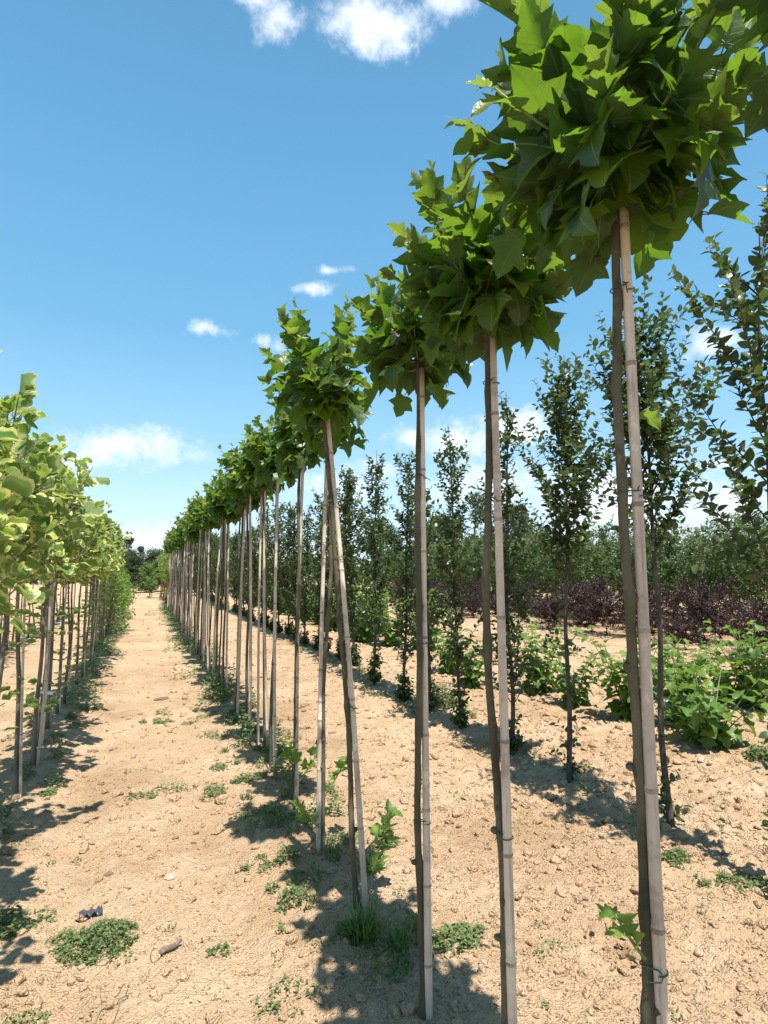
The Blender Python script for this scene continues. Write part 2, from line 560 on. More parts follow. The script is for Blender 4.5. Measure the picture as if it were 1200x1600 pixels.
M_CANE = bark_mat('bamboo_cane', (.47, .385, .31), (.66, .57, .47), (.27, .21, .165), 16, .05, .5, .25)
M_NODE = bark_mat('cane_node', (.27, .21, .16), (.40, .33, .26), (.16, .12, .09), 30, .5, .7, .3)
M_GSTEM = plain_mat('green_stem', (.13, .19, .06), .5)
M_WIRE = plain_mat('tie_wire', (.03, .085, .06), .45)
M_STONE = plain_mat('pale_stone', (.38, .31, .24), .9, .35, 30)
M_DCLOD = plain_mat('dark_clod', (.16, .105, .07), .95, .5, 60)
M_WOOD = bark_mat('dead_wood', (.13, .10, .075), (.24, .19, .14), (.05, .04, .03), 30, .3)
M_PLAST = plain_mat('black_plastic', (.06, .062, .07), .35, .3, 8)
M_TAG = plain_mat('white_tag', (.8, .8, .78), .4, .05, 4)


def soil_mat(name, lift=1.0):
    m, t, out = new_mat(name)
    tcn = nd(t, 'ShaderNodeTexCoord')
    P = tcn.outputs['Object']
    big = noise(t, P, .55, 4, .55)
    mid = noise(t, P, 3.2, 5, .6, .3)
    fin = noise(t, P, 70, 6, .75)
    grit = noise(t, P, 190, 3, .7)
    c = mixc(t, sstep(t, big.outputs[0], .32, .68), (.475, .318, .188), (.56, .398, .248))
    c = mixc(t, sstep(t, mid.outputs[0], .45, .75, 0, .65), c, (.61, .46, .30))
    c = mixc(t, sstep(t, mid.outputs[0], .30, .46, .55, 0), c, (.41, .270, .155))
    c = mixc(t, sstep(t, fin.outputs[0], .54, .72, 0, .55), c, (.33, .22, .13))
    c = mixc(t, sstep(t, grit.outputs[0], .62, .74, 0, .6), c, (.70, .56, .42))
    pat = noise(t, P, 1.1, 3, .6, .4)
    c = mixc(t, sstep(t, pat.outputs[0], .52, .66, 0, .5), c, (.59, .44, .29))
    c = mixc(t, sstep(t, pat.outputs[0], .32, .46, .6, 0), c, (.40, .262, .145))
    vo = nd(t, 'ShaderNodeTexVoronoi')
    vo.inputs['Scale'].default_value = 26
    t.links.new(P, vo.inputs['Vector'])
    vo2 = nd(t, 'ShaderNodeTexVoronoi')
    vo2.inputs['Scale'].default_value = 95
    t.links.new(P, vo2.inputs['Vector'])
    h = mth(t, 'ADD', mth(t, 'MULTIPLY', fin.outputs[0], .55), mth(t, 'MULTIPLY', grit.outputs[0], .35))
    h = mth(t, 'SUBTRACT', h, mth(t, 'MULTIPLY', vo.outputs['Distance'], .55))
    h = mth(t, 'SUBTRACT', h, mth(t, 'MULTIPLY', vo2.outputs['Distance'], .75))
    p = nd(t, 'ShaderNodeBsdfPrincipled')
    t.links.new(c, p.inputs['Base Color'])
    p.inputs['Roughness'].default_value = .95
    p.inputs['Specular IOR Level'].default_value = .1
    bp = nd(t, 'ShaderNodeBump')
    bp.inputs['Strength'].default_value = .95
    bp.inputs['Distance'].default_value = .02
    t.links.new(h, bp.inputs['Height'])
    t.links.new(bp.outputs[0], p.inputs['Normal'])
    t.links.new(p.outputs[0], out.inputs['Surface'])
    return m


M_SOIL = soil_mat('sandy_soil')


def tag(o, label=None, cat=None, group=None, kind=None):
    if label:
        o['label'] = label
    if cat:
        o['category'] = cat
    if group:
        o['group'] = group
    if kind:
        o['kind'] = kind
    return o


def empty(name, loc=(0, 0, 0), rz=0.0):
    o = bpy.data.objects.new(name, None)
    o.empty_display_size = .1
    COL.objects.link(o)
    o.location = loc
    o.rotation_euler = (0, 0, rz)
    return o


def copy_tree(o, parent=None):
    c = o.copy()
    COL.objects.link(c)
    c.parent = parent
    for ch in list(o.children):
        copy_tree(ch, c)
    return c


# ------------------------------------------------------------------ ground
def build_ground():
    va = np.concatenate([np.linspace(-YAW * -1 - .92, YAW + .92, 640)])
    va = np.linspace(YAW - .92, YAW + .92, 640)
    oa = np.linspace(YAW + .92, YAW - .92 + 2 * math.pi, 90)[1:-1]
    ang = np.concatenate([va, oa])
    rad = np.concatenate([np.linspace(.25, 1.15, 8), np.geomspace(1.2, 45, 620), np.geomspace(47, 4000, 40)])
    A, RR = np.meshgrid(ang, rad)
    X, Y = RR * np.sin(A), RR * np.cos(A)
    Z = ground_z(X, Y)
    V = np.stack([X, Y, Z], -1).reshape(-1, 3)
    na, nr = len(ang), len(rad)
    i, j = np.meshgrid(np.arange(nr - 1), np.arange(na), indexing='ij')
    a = i * na + j
    b = i * na + (j + 1) % na
    F = np.concatenate([np.stack([a, b + na, b], -1).reshape(-1, 3), np.stack([a, a + na, b + na], -1).reshape(-1, 3)])
    c = len(V)
    V = np.concatenate([V, [[0, 0, ground_z(np.array([0.]), np.array([0.]))[0]]]])
    fan = np.stack([np.full(na, c), np.arange(na), (np.arange(na) + 1) % na], -1)
    F = np.concatenate([F, fan[:, [0, 2, 1]]])
    ac = Acc()
    ac.add(V, F)
    g = ac.build('ground', M_SOIL)
    tag(g, 'dry sandy tan nursery soil with tilled clods and a bare path between tree rows', 'ground', kind='structure')


build_ground()


def ico(sub):
    p = (1 + 5 ** .5) / 2
    V = [(-1, p, 0), (1, p, 0), (-1, -p, 0), (1, -p, 0), (0, -1, p), (0, 1, p), (0, -1, -p), (0, 1, -p), (p, 0, -1), (p, 0, 1), (-p, 0, -1), (-p, 0, 1)]
    F = [(0, 11, 5), (0, 5, 1), (0, 1, 7), (0, 7, 10), (0, 10, 11), (1, 5, 9), (5, 11, 4), (11, 10, 2), (10, 7, 6), (7, 1, 8),
         (3, 9, 4), (3, 4, 2), (3, 2, 6), (3, 6, 8), (3, 8, 9), (4, 9, 5), (2, 4, 11), (6, 2, 10), (8, 6, 7), (9, 8, 1)]
    V = [np.array(v) / np.linalg.norm(v) for v in V]
    for _ in range(sub):
        mid, NF = {}, []

        def mp(a, b):
            k = (min(a, b), max(a, b))
            if k not in mid:
                v = V[a] + V[b]
                V.append(v / np.linalg.norm(v))
                mid[k] = len(V) - 1
            return mid[k]
        for a, b, c in F:
            x, y, z = mp(a, b), mp(b, c), mp(c, a)
            NF += [(a, x, z), (b, y, x), (c, z, y), (x, y, z)]
        F = NF
    return np.array(V), np.array(F)


def rock_template(seed, sub=1, jag=.28):
    rng = np.random.default_rng(seed)
    V, F = ico(sub)
    V = V * (1 + rng.uniform(-jag, jag, (len(V), 1)))
    for _ in range(4):                                  # a few broken faces
        n = unit(rng.normal(size=3))
        d = rng.uniform(.5, .8)
        s = V @ n
        V = V - np.maximum(s - d, 0)[:, None] * n
    V = V * np.array([1, rng.uniform(.65, 1), rng.uniform(.5, .8)])
    return V, F, np.zeros((len(V), 2)), np.zeros(len(V))


ROCK_S = [rock_template(i, 0, .25) for i in range(8)]
ROCK_M = [rock_template(60 + i, 1, .16) for i in range(8)]
ROCK_B = [rock_template(20 + i, 2, .12) for i in range(8)]


def build_clods():
    rng = np.random.default_rng(11)
    ac = Acc()

    def spread(N, rmin, rmax, smin, smax, temps, power, tilled=False):
        a = rng.uniform(YAW - .68, YAW + .68, N)
        r = np.exp(rng.uniform(math.log(rmin), math.log(rmax), N))
        x, y = r * np.sin(a), r * np.cos(a)
        w = .42 + .58 / (1 + np.exp(-(x - 1.9) * 2.0)) + .15 * np.exp(-((x - PLANE_X) / .3) ** 2) + .2 * (vnoise(x * 2, y * 2, 77) > .15)
        if tilled:
            w = .75 * np.exp(-((x - 4.0) / .9) ** 2)
        keep = rng.uniform(0, 1, N) < w
        x, y = x[keep], y[keep]
        n = len(x)
        s = smin * (smax / smin) ** (rng.uniform(0, 1, n) ** power)
        pos = np.stack([x, y, ground_z(x, y) + s * .18], -1)
        az = rng.uniform(0, 6.28, n)
        d = np.stack([np.cos(az), np.sin(az), rng.uniform(-.35, .35, n)], -1)
        nn = np.stack([rng.normal(0, .3, n), rng.normal(0, .3, n), np.ones(n)], -1)
        scatter(ac, temps, pos, d, nn, s, rng.uniform(0, 1, n), np.zeros(n), rng)
    spread(62000, 1.7, 11, .0028, .012, ROCK_S, 1.7)
    spread(9000, 1.8, 16, .009, .036, ROCK_M, 2.4)
    spread(6000, 4, 26, .014, .055, ROCK_M, 2.2)
    spread(2600, 2.4, 14, .016, .055, ROCK_M, 1.5, True)
    o = ac.build('soil_clods', M_SOIL, smooth=False)
    tag(o, 'loose crumbs and clods of dry tan soil strewn over the ground', 'soil clods', kind='stuff')


build_clods()


# ------------------------------------------------------------------ staked globe plane trees
def wander(rng, z0, z1, n, amp, lean=(0, 0), z_pow=1.0):
    t = np.linspace(0, 1, n)
    z = z0 + (z1 - z0) * t
    ph = rng.uniform(0, 6.28, 4)
    env = np.sin(np.pi * np.clip(t * 1.02, 0, 1)) ** .5
    x = amp * (np.sin(2.2 * z + ph[0]) + .5 * np.sin(5.1 * z + ph[1])) * env + lean[0] * t
    y = amp * (np.sin(2.0 * z + ph[2]) + .5 * np.sin(4.7 * z + ph[3])) * env + lean[1] * t
    return np.stack([x, y, z], -1)


def make_trunk(rng, top, r0, r1, lean, parent, detail=True, amp=.010, mat=None, stubs=()):
    n = 70 if detail else 16
    P = wander(rng, -.06, top, n, amp, lean)
    t = np.linspace(0, 1, n)
    rad = r0 + (r1 - r0) * t + .006 * np.exp(-((P[:, 2]) / .06) ** 2)
    ac = Acc()
    if detail:
        zk = .25
        knots = []
        while zk < top - .1:
            knots.append(zk)
            zk += rng.uniform(.14, .26)
        for zk in knots:
            i = int(np.argmin(abs(P[:, 2] - zk)))
            a = rng.uniform(0, 6.28)
            rad = rad + .0028 * np.exp(-((P[:, 2] - zk) / .018) ** 2)
            P[:, :2] += np.array([math.cos(a), math.sin(a)]) * .0035 * np.exp(-((P[:, 2:3] - zk) / .035) ** 2)
            q = P[i] + rad[i] * .75 * np.array([math.cos(a), math.sin(a), 0])
            s = rng.uniform(.006, .012)
            V, F, uv, E = ROCK_B[int(rng.integers(0, 8))]
            ac.add(q + V * s * np.array([1, 1, 1.5]), F)
    for zk, az, s in stubs:                                  # healed pruning stubs
        i = int(np.argmin(abs(P[:, 2] - zk)))
        rad = rad + .0045 * np.exp(-((P[:, 2] - zk) / .02) ** 2)
        o = np.array([math.cos(az), math.sin(az), .25])
        q = P[i] + o * rad[i] * .8
        tube(ac, np.array([q, q + o * s * .8, q + o * s * 1.5, q + o * s * 1.9]), np.array([s * 1.1, s * 1.15, s * .9, s * .45]), 9)
        V, F, uv, E = ROCK_B[int(rng.integers(0, 8))]
        ac.add(P[i] + o * rad[i] * .5 + V * s * np.array([1.4, 1.4, 1.2]), F)
    tube(ac, P, rad, 12 if detail else 6)
    return ac.build('trunk', mat or M_PBARK, parent), P


def make_cane(rng, p0, p1, r0, r1, parent, detail=True):
    p0, p1 = np.array(p0, float), np.array(p1, float)
    L = np.linalg.norm(p1 - p0)
    zs, rr = [0.0], [1.0]
    node_at = []
    z = rng.uniform(.06, .3)
    while z < L - .04:
        node_at.append(z)
        z += rng.uniform(.25, .36)
    for z in node_at:
        if detail:
            for dz, k in ((-.02, 1.0), (-.006, 1.04), (0, 1.16), (.005, 1.10), (.010, .985), (.03, 1.0)):
                zs.append(z + dz); rr.append(k)
        else:
            zs.append(z); rr.append(1.06)
    zs.append(L); rr.append(1.0)
    zs, rr = np.array(zs), np.array(rr)
    o = np.argsort(zs)
    zs, rr = zs[o], rr[o]
    t = zs / L
    bow = rng.normal(0, .012, 2)
    P = p0 + (p1 - p0) * t[:, None]
    P[:, 0] += bow[0] * np.sin(np.pi * t)
    P[:, 1] += bow[1] * np.sin(np.pi * t)
    rad = (r0 + (r1 - r0) * t) * rr
    ac = Acc()
    sides = 14 if detail else 6
    tube(ac, P, rad, sides)
    if detail:
        # dark joints: faces around the nodes take the second material
        F = ac.F[0]
        zc = ac.V[0][F].mean(1)[:, 2]
        zz = np.array([p0[2] + (p1[2] - p0[2]) * z / L for z in node_at])
        mi = np.zeros(len(F), int)
        if len(zz):
            dist = np.min(np.abs(zc[:, None] - zz[None]), 1)
            mi[dist < .0045] = 1
        ac.mi[0] = mi
    return ac.build('stake', [M_CANE, M_NODE], parent), P


def make_tie(rng, z, pt, rt, pc, rc, parent):
    """green wire looped round stem and stake, ends twisted"""
    pt, pc = np.array(pt), np.array(pc)
    d = unit((pc - pt) * np.array([1, 1, 0]))
    sd = np.array([-d[1], d[0], 0])
    pts = []
    for a in np.linspace(-np.pi / 2, np.pi / 2, 9):
        pts.append(pc + (rc + .002) * (math.cos(a) * d + math.sin(a) * sd))
    for a in np.linspace(np.pi / 2, 1.5 * np.pi, 9):
        pts.append(pt + (rt + .002) * (math.cos(a) * d + math.sin(a) * sd))
    pts.append(pts[0])
    pts = np.array(pts)
    pts[:, 2] = z + np.linspace(0, .012, len(pts))
    ac = Acc()
    tube(ac, pts, .0016, 5)
    e = pts[-1]
    tail = np.array([e + (sd * -.3 + d * rng.uniform(-.6, .6)) * k * .03 + np.array([0, 0, rng.uniform(-.015, .01) * k * k]) for k in np.linspace(0, 1.4, 5)])
    tube(ac, tail, .0014, 5)
    return ac.build('tie', M_WIRE, parent)


def plane_leaves_on_shoot(rng, pts, n, size0, size1, t0=.12, out=None):
    """leaf frames along a shoot polyline (spiral arrangement)"""
    pts = np.asarray(pts)
    seg = np.linspace(t0, 1.0, n)
    idx = seg * (len(pts) - 1)
    i0 = np.clip(idx.astype(int), 0, len(pts) - 2)
    f = (idx - i0)[:, None]
    pos = pts[i0] * (1 - f) + pts[i0 + 1] * f
    tan = unit(pts[i0 + 1] - pts[i0])
    a0 = rng.uniform(0, 6.28)
    ang = a0 + np.arange(n) * 2.4 + rng.normal(0, .3, n)
    ref = np.where(np.abs(tan[:, 2:3]) < .9, np.array([[0, 0, 1.]]), np.array([[1., 0, 0]]))
    u = unit(np.cross(tan, ref))
    v = np.cross(tan, u)
    rad = np.cos(ang)[:, None] * u + np.sin(ang)[:, None] * v
    t = seg[:, None]
    return pos, tan, rad, t


def plane_crown(seed, parent, top=2.30, rad=.30, shoots=17, per=12, temps=PLANE_T, size=(.125, .055), squash=1.0, tall=1.0):
    rng = np.random.default_rng(seed)
    br, lf = Acc(), Acc()
    # leader up through the head
    for k in range(shoots):
        u = (k + .5) / shoots
        dz = 1 - 1.35 * u
        az = k * 2.39996 + rng.normal(0, .25)
        h = math.sqrt(max(0, 1 - dz * dz))
        d = np.array([h * math.cos(az), h * math.sin(az), dz])
        L = rad * (.46 + .30 * rng.uniform() + .42 * max(dz, 0) * tall * rng.uniform(.7, 1.2))
        t = np.linspace(0, 1, 7)[:, None]
        base = np.array([0, 0, top + rng.uniform(-.05, .06) + .04 * dz])
        pts = base + d * L * t + np.array([0, 0, 1]) * (.16 * rad * t * t * (1.2 - dz)) * squash
        tube(br, pts, np.linspace(.006, .0022, 7), 5)
        n = per + int(rng.integers(-2, 3))
        pos, tan, rd, tt = plane_leaves_on_shoot(rng, pts, n, *size)
        up = np.array([[0, 0, 1.0]])
        outw = unit(pos - np.array([0, 0, top - .02]) + 1e-6)
        dirs = rd * (.85 - .3 * tt) + tan * (.25 + .75 * tt) + outw * .45 + up * (-.55 + .75 * tt) + rng.normal(0, .22, (n, 3))
        nr = up * .75 + outw * .55 + tan * .5 + rng.normal(0, .45, (n, 3))
        s = (size[0] + (size[1] - size[0]) * tt[:, 0] ** 1.6) * rng.uniform(.75, 1.12, n)
        age = np.clip((tt[:, 0] - .55) * 2.4, 0, 1) * rng.uniform(.35, 1.0, n) * (.7 + .3 * max(dz, 0))
        scatter(lf, temps, pos, dirs, nr, s, rng.uniform(0, 1, n), age, rng)
    # skirt of old hanging leaves under the head
    n = int(shoots * 1.5)
    az = rng.uniform(0, 6.28, n)
    o = np.stack([np.cos(az), np.sin(az), np.zeros(n)], -1)
    pos = np.array([0, 0, top - .05]) + o * rng.uniform(.01, .45, n)[:, None] * rad + np.array([0, 0, 1]) * rng.uniform(-.05, .08, n)[:, None]
    dirs = o * .75 + np.array([0, 0, -1]) * rng.uniform(.3, 1.1, n)[:, None] + rng.normal(0, .2, (n, 3))
    nr = o * .7 + np.array([0, 0, .7]) + rng.normal(0, .3, (n, 3))
    scatter(lf, temps, pos, dirs, nr, rng.uniform(.085, .12, n), rng.uniform(0, .8, n), np.zeros(n), rng)
    c = lf.build('crown', M_PLANE, parent)
    br.build('branches', M_GSTEM, parent)
    return c


def sucker(seed, parent, base, d, L, nl, size, name='sucker_shoot', mat=None):
    rng = np.random.default_rng(seed)
    ac = Acc()
    d = unit(np.array(d, float))
    t = np.linspace(0, 1, 6)[:, None]
    pts = np.array(base) + d * L * t + np.array([0, 0, .25 * L]) * t * t
    tube(ac, pts, np.linspace(.0042, .0018, 6), 5)
    sh = ac.build(name, M_GSTEM, parent)
    ac = Acc()
    pos, tan, rd, tt = plane_leaves_on_shoot(rng, pts, nl, size, size * .6, .3)
    dirs = rd * .8 + tan * .7 + np.array([0, 0, .25]) + rng.normal(0, .15, (nl, 3))
    nr = np.array([[0, 0, 1.]]) + rng.normal(0, .4, (nl, 3))
    scatter(ac, PLANE_T, pos, dirs, nr, size * rng.uniform(.6, 1.1, nl), rng.uniform(.5, 1, nl), rng.uniform(.1, .6, nl), rng)
    ac.build('leaves', mat or M_BUSH, sh)
    return sh


PLANE_GROUP = 'staked globe plane trees in the row right of the path'


def make_plane(seed, x, y, lean=(0, 0), cane_off=(.034, -.012), cane_lean=(0, 0), top=2.42, crown_kw=None, ties=(.62, 1.45, 2.05), detail=True, r=(.0135, .0095), cane_r=(.0145, .0105), two=False, stubs=()):
    rng = np.random.default_rng(seed)
    root = empty('plane_tree', (x, y, gz1(x, y)))
    tr, P = make_trunk(rng, top, r[0], r[1], lean, root, detail, (.012 if detail else .014), stubs=stubs)
    c0 = np.array([cane_off[0], cane_off[1], -.12])
    topc = np.array([lean[0] + cane_off[0] * .55 + cane_lean[0], lean[1] + cane_off[1] * .8 + cane_lean[1], top - rng.uniform(.0, .08)])
    st, C = make_cane(rng, c0, topc, cane_r[0], cane_r[1], root, detail)
    if two:
        make_cane(rng, (-.05, .10, -.12), (lean[0] - .01, lean[1] + .03, top - .15), .011, .009, root, detail)
    if detail:
        for z in ties:
            i = int(np.argmin(abs(P[:, 2] - z)))
            f = (z + .12) / (topc[2] + .12)
            j = c0 + (topc - c0) * f
            k = int(np.argmin(abs(C[:, 2] - z)))
            w = C[k].copy()
            w[2] = z
            make_tie(rng, z, P[i] * np.array([1, 1, 0]) + np.array([0, 0, z]), r[0] * .95, w, cane_r[0] * .95, st)
    kw = dict(top=top)
    kw.update(crown_kw or {})
    c = plane_crown(seed * 7 + 1, root, **kw)
    for ch in root.children:
        if ch.name.split('.')[0] in ('crown', 'branches'):
            ch.location = (lean[0], lean[1], 0)
    return root


def set_label(o, label, cat, group):
    return tag(o, label, cat, group)


near_specs = [
    # y, lean, cane_off, kw, label
    (0.49, (0, 0), (.024, -.012), dict(shoots=12, per=8, rad=.34, size=(.135, .06), top=2.46), 'globe plane tree at the right picture edge, leaves just reaching into the top corner'),
    (1.03, (-.010, .0), (.022, -.016), dict(shoots=24, per=10, rad=.43, tall=1.0, size=(.150, .062), top=2.48), 'largest and nearest globe plane tree, its wide dark green head cut by the top edge'),
    (1.575, (-.02, 0), (.022, -.014), dict(shoots=22, per=10, rad=.37, tall=1.15, size=(.136, .06)), 'second globe plane tree from the camera, wide leafy head and thick pale bamboo stake'),
    (2.12, (.0, .01), (.021, -.014), dict(shoots=18, per=10, rad=.36, size=(.132, .056)), 'third globe plane tree from the camera, straight upright stem with stake at its right'),
    (2.80, (-.20, .02), (.030, -.018), dict(shoots=18, per=9, rad=.35, tall=1.25, size=(.132, .056)), 'globe plane tree whose stem and stake lean clearly to the left, fourth from the camera'),
    (3.42, (.02, 0), (-.030, -.010), dict(shoots=17, per=9, rad=.34, size=(.132, .056)), 'fifth globe plane tree from the camera, its stake standing left of the crossing stem'),
    (4.18, (.03, 0), (.028, -.012), dict(shoots=17, per=9, rad=.34, size=(.132, .056)), 'sixth globe plane tree from the camera with a yellow green shoot at its foot'),
    (4.90, (.0, 0), (.026, -.012), dict(shoots=17, per=9, rad=.34, size=(.132, .056)), 'seventh globe plane tree from the camera with straight twin stem and stake'),
]
STUBS = {1: ((.88, -1.2, .009), (.68, -.9, .010), (1.16, 2.6, .008)), 2: ((.55, 2.8, .009), (.83, 2.9, .009), (1.35, 3.0, .008)), 3: ((.5, 2.9, .009), (1.0, .2, .008)), 4: ((.35, .3, .010), (.75, .2, .009), (.9, .1, .008))}
plane_roots = []
for i, (y, lean, co, kw, lab) in enumerate(near_specs):
    o = make_plane(100 + i, PLANE_X, y, lean, co, crown_kw=kw, stubs=STUBS.get(i, ()), ties=((.42, 1.42, 2.08), (.77, 1.74, 2.20), (.83, 1.79, 2.15), (.66, 1.3, 1.94), (.9, 1.6), (.8, 1.7), (.8, 1.7), (.8, 1.7))[i])
    tag(o, lab, 'tree', PLANE_GROUP)
    plane_roots.append(o)
T0, T1, T2, T3, T4, T5 = plane_roots[1:7]
sucker(1, T0, (-.010, -.006, .80), (-.7, .2, .8), .09, 6, .042)
sucker(2, T0, (.010, .0, 1.92), (.9, .35, .3), .04, 1, .085, mat=M_PLANE)
sucker(3, T3, (.02, -.01, .25), (.8, .1, .5), .17, 9, .066)
sucker(4, T3, (.02, .01, .08), (.7, .3, .5), .2, 10, .066)
sucker(5, T4, (-.02, -.01, .12), (-.7, -.2, .55), .18, 8, .066)
sucker(6, T4, (.02, .0, .3), (.7, .1, .8), .22, 9, .06)
sucker(7, T5, (.0, -.02, .2), (-.2, -.5, .6), .2, 10, .075)
sucker(8, T5, (.03, .0, .1), (.7, .1, .7), .25, 11, .062)

# prototypes for the rest of the row
protos = []
for k in range(8):
    protos.append(make_plane(140 + k, 0, 0, ((.03, -.04, .0, .06, -.02, .02, -.06, .01)[k], 0), (.026 * (-1 if k in (3, 6) else 1), -.012), detail=False, two=(k in (1, 3)), top=(2.42, 2.36, 2.46, 2.40, 2.50, 2.34, 2.44, 2.40)[k],
                             crown_kw=dict(shoots=(17, 20, 15, 18, 16, 19, 14, 18)[k], per=9, temps=PLANE_TL, rad=.35, size=(.145, .06), tall=1.0 + .15 * (k % 3))))
rng = np.random.default_rng(3)
ordn = ['eighth', 'ninth', 'tenth', 'eleventh', 'twelfth', 'thirteenth']
y = 5.5
i = 0
used = set()
while y < 26:
    k = (i * 3 + 1) % 8
    if k not in used:
        o = protos[k]
        used.add(k)
    else:
        o = copy_tree(protos[k])
    x = PLANE_X + rng.normal(0, .03)
    o.location = (x, y, gz1(x, y))
    s = rng.uniform(.92, 1.10)
    o.scale = (s, s, rng.uniform(.96, 1.035))
    o.rotation_euler = (rng.normal(0, .016), rng.normal(0, .016), rng.uniform(-.4, .4) if i < 8 else rng.uniform(0, 6.28))
    if i < 6:
        lab = ordn[i] + ' globe plane tree from the camera in the staked row along the path'
    else:
        lab = 'far globe plane tree with pale stake where the staked row merges into one line'
    tag(o, lab, 'tree', PLANE_GROUP)
    y += rng.uniform(.54, .68)
    i += 1


# ------------------------------------------------------------------ variegated tulip trees left of the path
def make_tulip(seed, x=0, y=0, H=2.65, clear=1.36, leaves=1.0, spread=.52, bias=(.12, 0), size=.108, detail=True, cane=True, base_branch=False):
    rng = np.random.default_rng(seed)
    root = empty('tulip_tree', (x, y, gz1(x, y) if (x or y) else 0))
    lean = rng.normal(0, .05, 2)
    n = 40 if detail else 14
    P = wander(rng, -.05, H - .15, n, .018, lean)
    tt = np.linspace(0, 1, n)
    ac = Acc()
    tube(ac, P, .017 * (1 - tt) + .004 + .006 * np.exp(-(P[:, 2] / .07) ** 2), 9 if detail else 6)
    tr = ac.build('trunk', M_TBARK, root)
    br, lf = Acc(), Acc()
    nb = 13
    for k in range(nb):
        f = (k + .5) / nb
        z0 = clear + (H - .35 - clear) * f
        i0 = int(np.argmin(abs(P[:, 2] - z0)))
        az = k * 2.39996 + rng.normal(0, .3)
        el = rng.uniform(.55, .95)
        L = spread * rng.uniform(.55, 1.3) * (1.05 - .5 * f)
        d = np.array([math.cos(az) * math.cos(el) + bias[0], math.sin(az) * math.cos(el) + bias[1], math.sin(el)])
        t = np.linspace(0, 1, 7)[:, None]
        pts = P[i0] + d * L * t + np.array([0, 0, .12 * L]) * t * t
        tube(br, pts, np.linspace(.0065, .0022, 7), 5)
        shoots = [(pts, int(9 * leaves + 2))]
        for q in range(2):
            j = int(rng.integers(2, 6))
            d2 = unit(d + rng.normal(0, .55, 3) + np.array([0, 0, .3]))
            t2 = np.linspace(0, 1, 5)[:, None]
            p2 = pts[j] + d2 * L * .5 * t2
            tube(br, p2, np.linspace(.0038, .0018, 5), 4)
            shoots.append((p2, int(6 * leaves + 1)))
        for p, m in shoots:
            pos, tan, rd, t3 = plane_leaves_on_shoot(rng, p, m, size, size, .2)
            dirs = rd * .9 + tan * .55 + np.array([0, 0, -.05]) + rng.normal(0, .4, (m, 3))
            nr = np.array([[0, 0, .6]]) + rd * .35 + rng.normal(0, .8, (m, 3))
            s = size * rng.uniform(.55, 1.2, m) * (1.05 - .45 * t3[:, 0] ** 3)
            scatter(lf, TULIP_T, pos, dirs, nr, s, rng.uniform(0, 1, m), np.clip(t3[:, 0] - .55, 0, 1) * rng.uniform(0, 1.6, m), rng)
    # leader shoot
    p = P[-max(3, n // 7):] + 0
    m = int(9 * leaves) + 3
    pos, tan, rd, t3 = plane_leaves_on_shoot(rng, np.concatenate([p, p[-1:] + [[0, 0, .15]]]), m, size, size, .1)
    scatter(lf, TULIP_T, pos, rd + tan * .8, np.array([[0, 0, 1.]]) + rng.normal(0, .4, (m, 3)), size * rng.uniform(.6, 1, m), rng.uniform(0, 1, m), t3[:, 0] * .6, rng)
    # a few leaves low on the stem
    m = 16
    zi = rng.integers(n // 6, int(n * .55), m)
    az = rng.uniform(0, 6.28, m)
    dd = np.stack([np.cos(az), np.sin(az), np.full(m, .2)], -1)
    scatter(lf, TULIP_T, P[zi] + dd * .02, dd, np.array([[0, 0, 1.]]) + rng.normal(0, .4, (m, 3)), size * .8 * rng.uniform(.7, 1, m), rng.uniform(0, 1, m), np.zeros(m), rng)
    lf.build('crown', M_TULIP, root)
    br.build('branches', M_TBARK, root)
    if cane:
        make_cane(rng, (.03, -.02, -.1), (lean[0] * .6 + .015, lean[1] * .6 - .01, 1.65), .010, .008, root, detail)
    return root


TGROUP = 'variegated tulip trees in the row left of the path'
tul_near = [(2.25, 'tulip tree mostly outside the left edge, big leaves reaching in'),
            (2.95, 'variegated tulip tree leaning large yellow edged leaves in over the left edge'),
            (3.68, 'nearest tulip tree with its stem foot in view, at the left picture edge'),
            (4.60, 'second tulip tree whose stem foot shows from the left edge, dark straight stem'),
            (4.95, 'tulip tree with pale mottled stem and stake close behind the second stem'),
            (5.75, 'thin crooked stemmed tulip tree with leaves hanging low on its stem')]
for i, (yy, lab) in enumerate(tul_near):
    xx = TULIP_X + (-.02, .0, .0, .0, .07, .05)[i]
    o = make_tulip(300 + i, xx, yy, bias=(.16, 0), leaves=.76, spread=.52, H=(2.2, 2.3, 2.6, 2.62, 2.6, 2.6)[i], cane=i in (4, 5))
    tag(o, lab, 'tree', TGROUP)
tprot = [make_tulip(320 + k, detail=False, leaves=.70, spread=.46, bias=(.10, 0), H=2.55, cane=(k % 2 == 0)) for k in range(4)]
yy, i, used = 6.3, 0, set()
tord = ['seventh', 'eighth', 'ninth', 'tenth']
while yy < 16.0:
    k = i % 4
    o = tprot[k] if k not in used else copy_tree(tprot[k])
    used.add(k)
    xx = TULIP_X + rng.normal(0, .04)
    o.location = (xx, yy, gz1(xx, yy))
    o.rotation_euler = (rng.normal(0, .02), rng.normal(0, .02), rng.uniform(-.7, .7))
    s = rng.uniform(.92, 1.06)
    o.scale = (s, s, s)
    lab = (tord[i] + ' tulip tree from the camera in the variegated row left of the path') if i < 4 else 'far variegated tulip tree lost among its neighbours in the left row'
    tag(o, lab, 'tree', TGROUP)
    yy += rng.uniform(.55, .75)
    i += 1
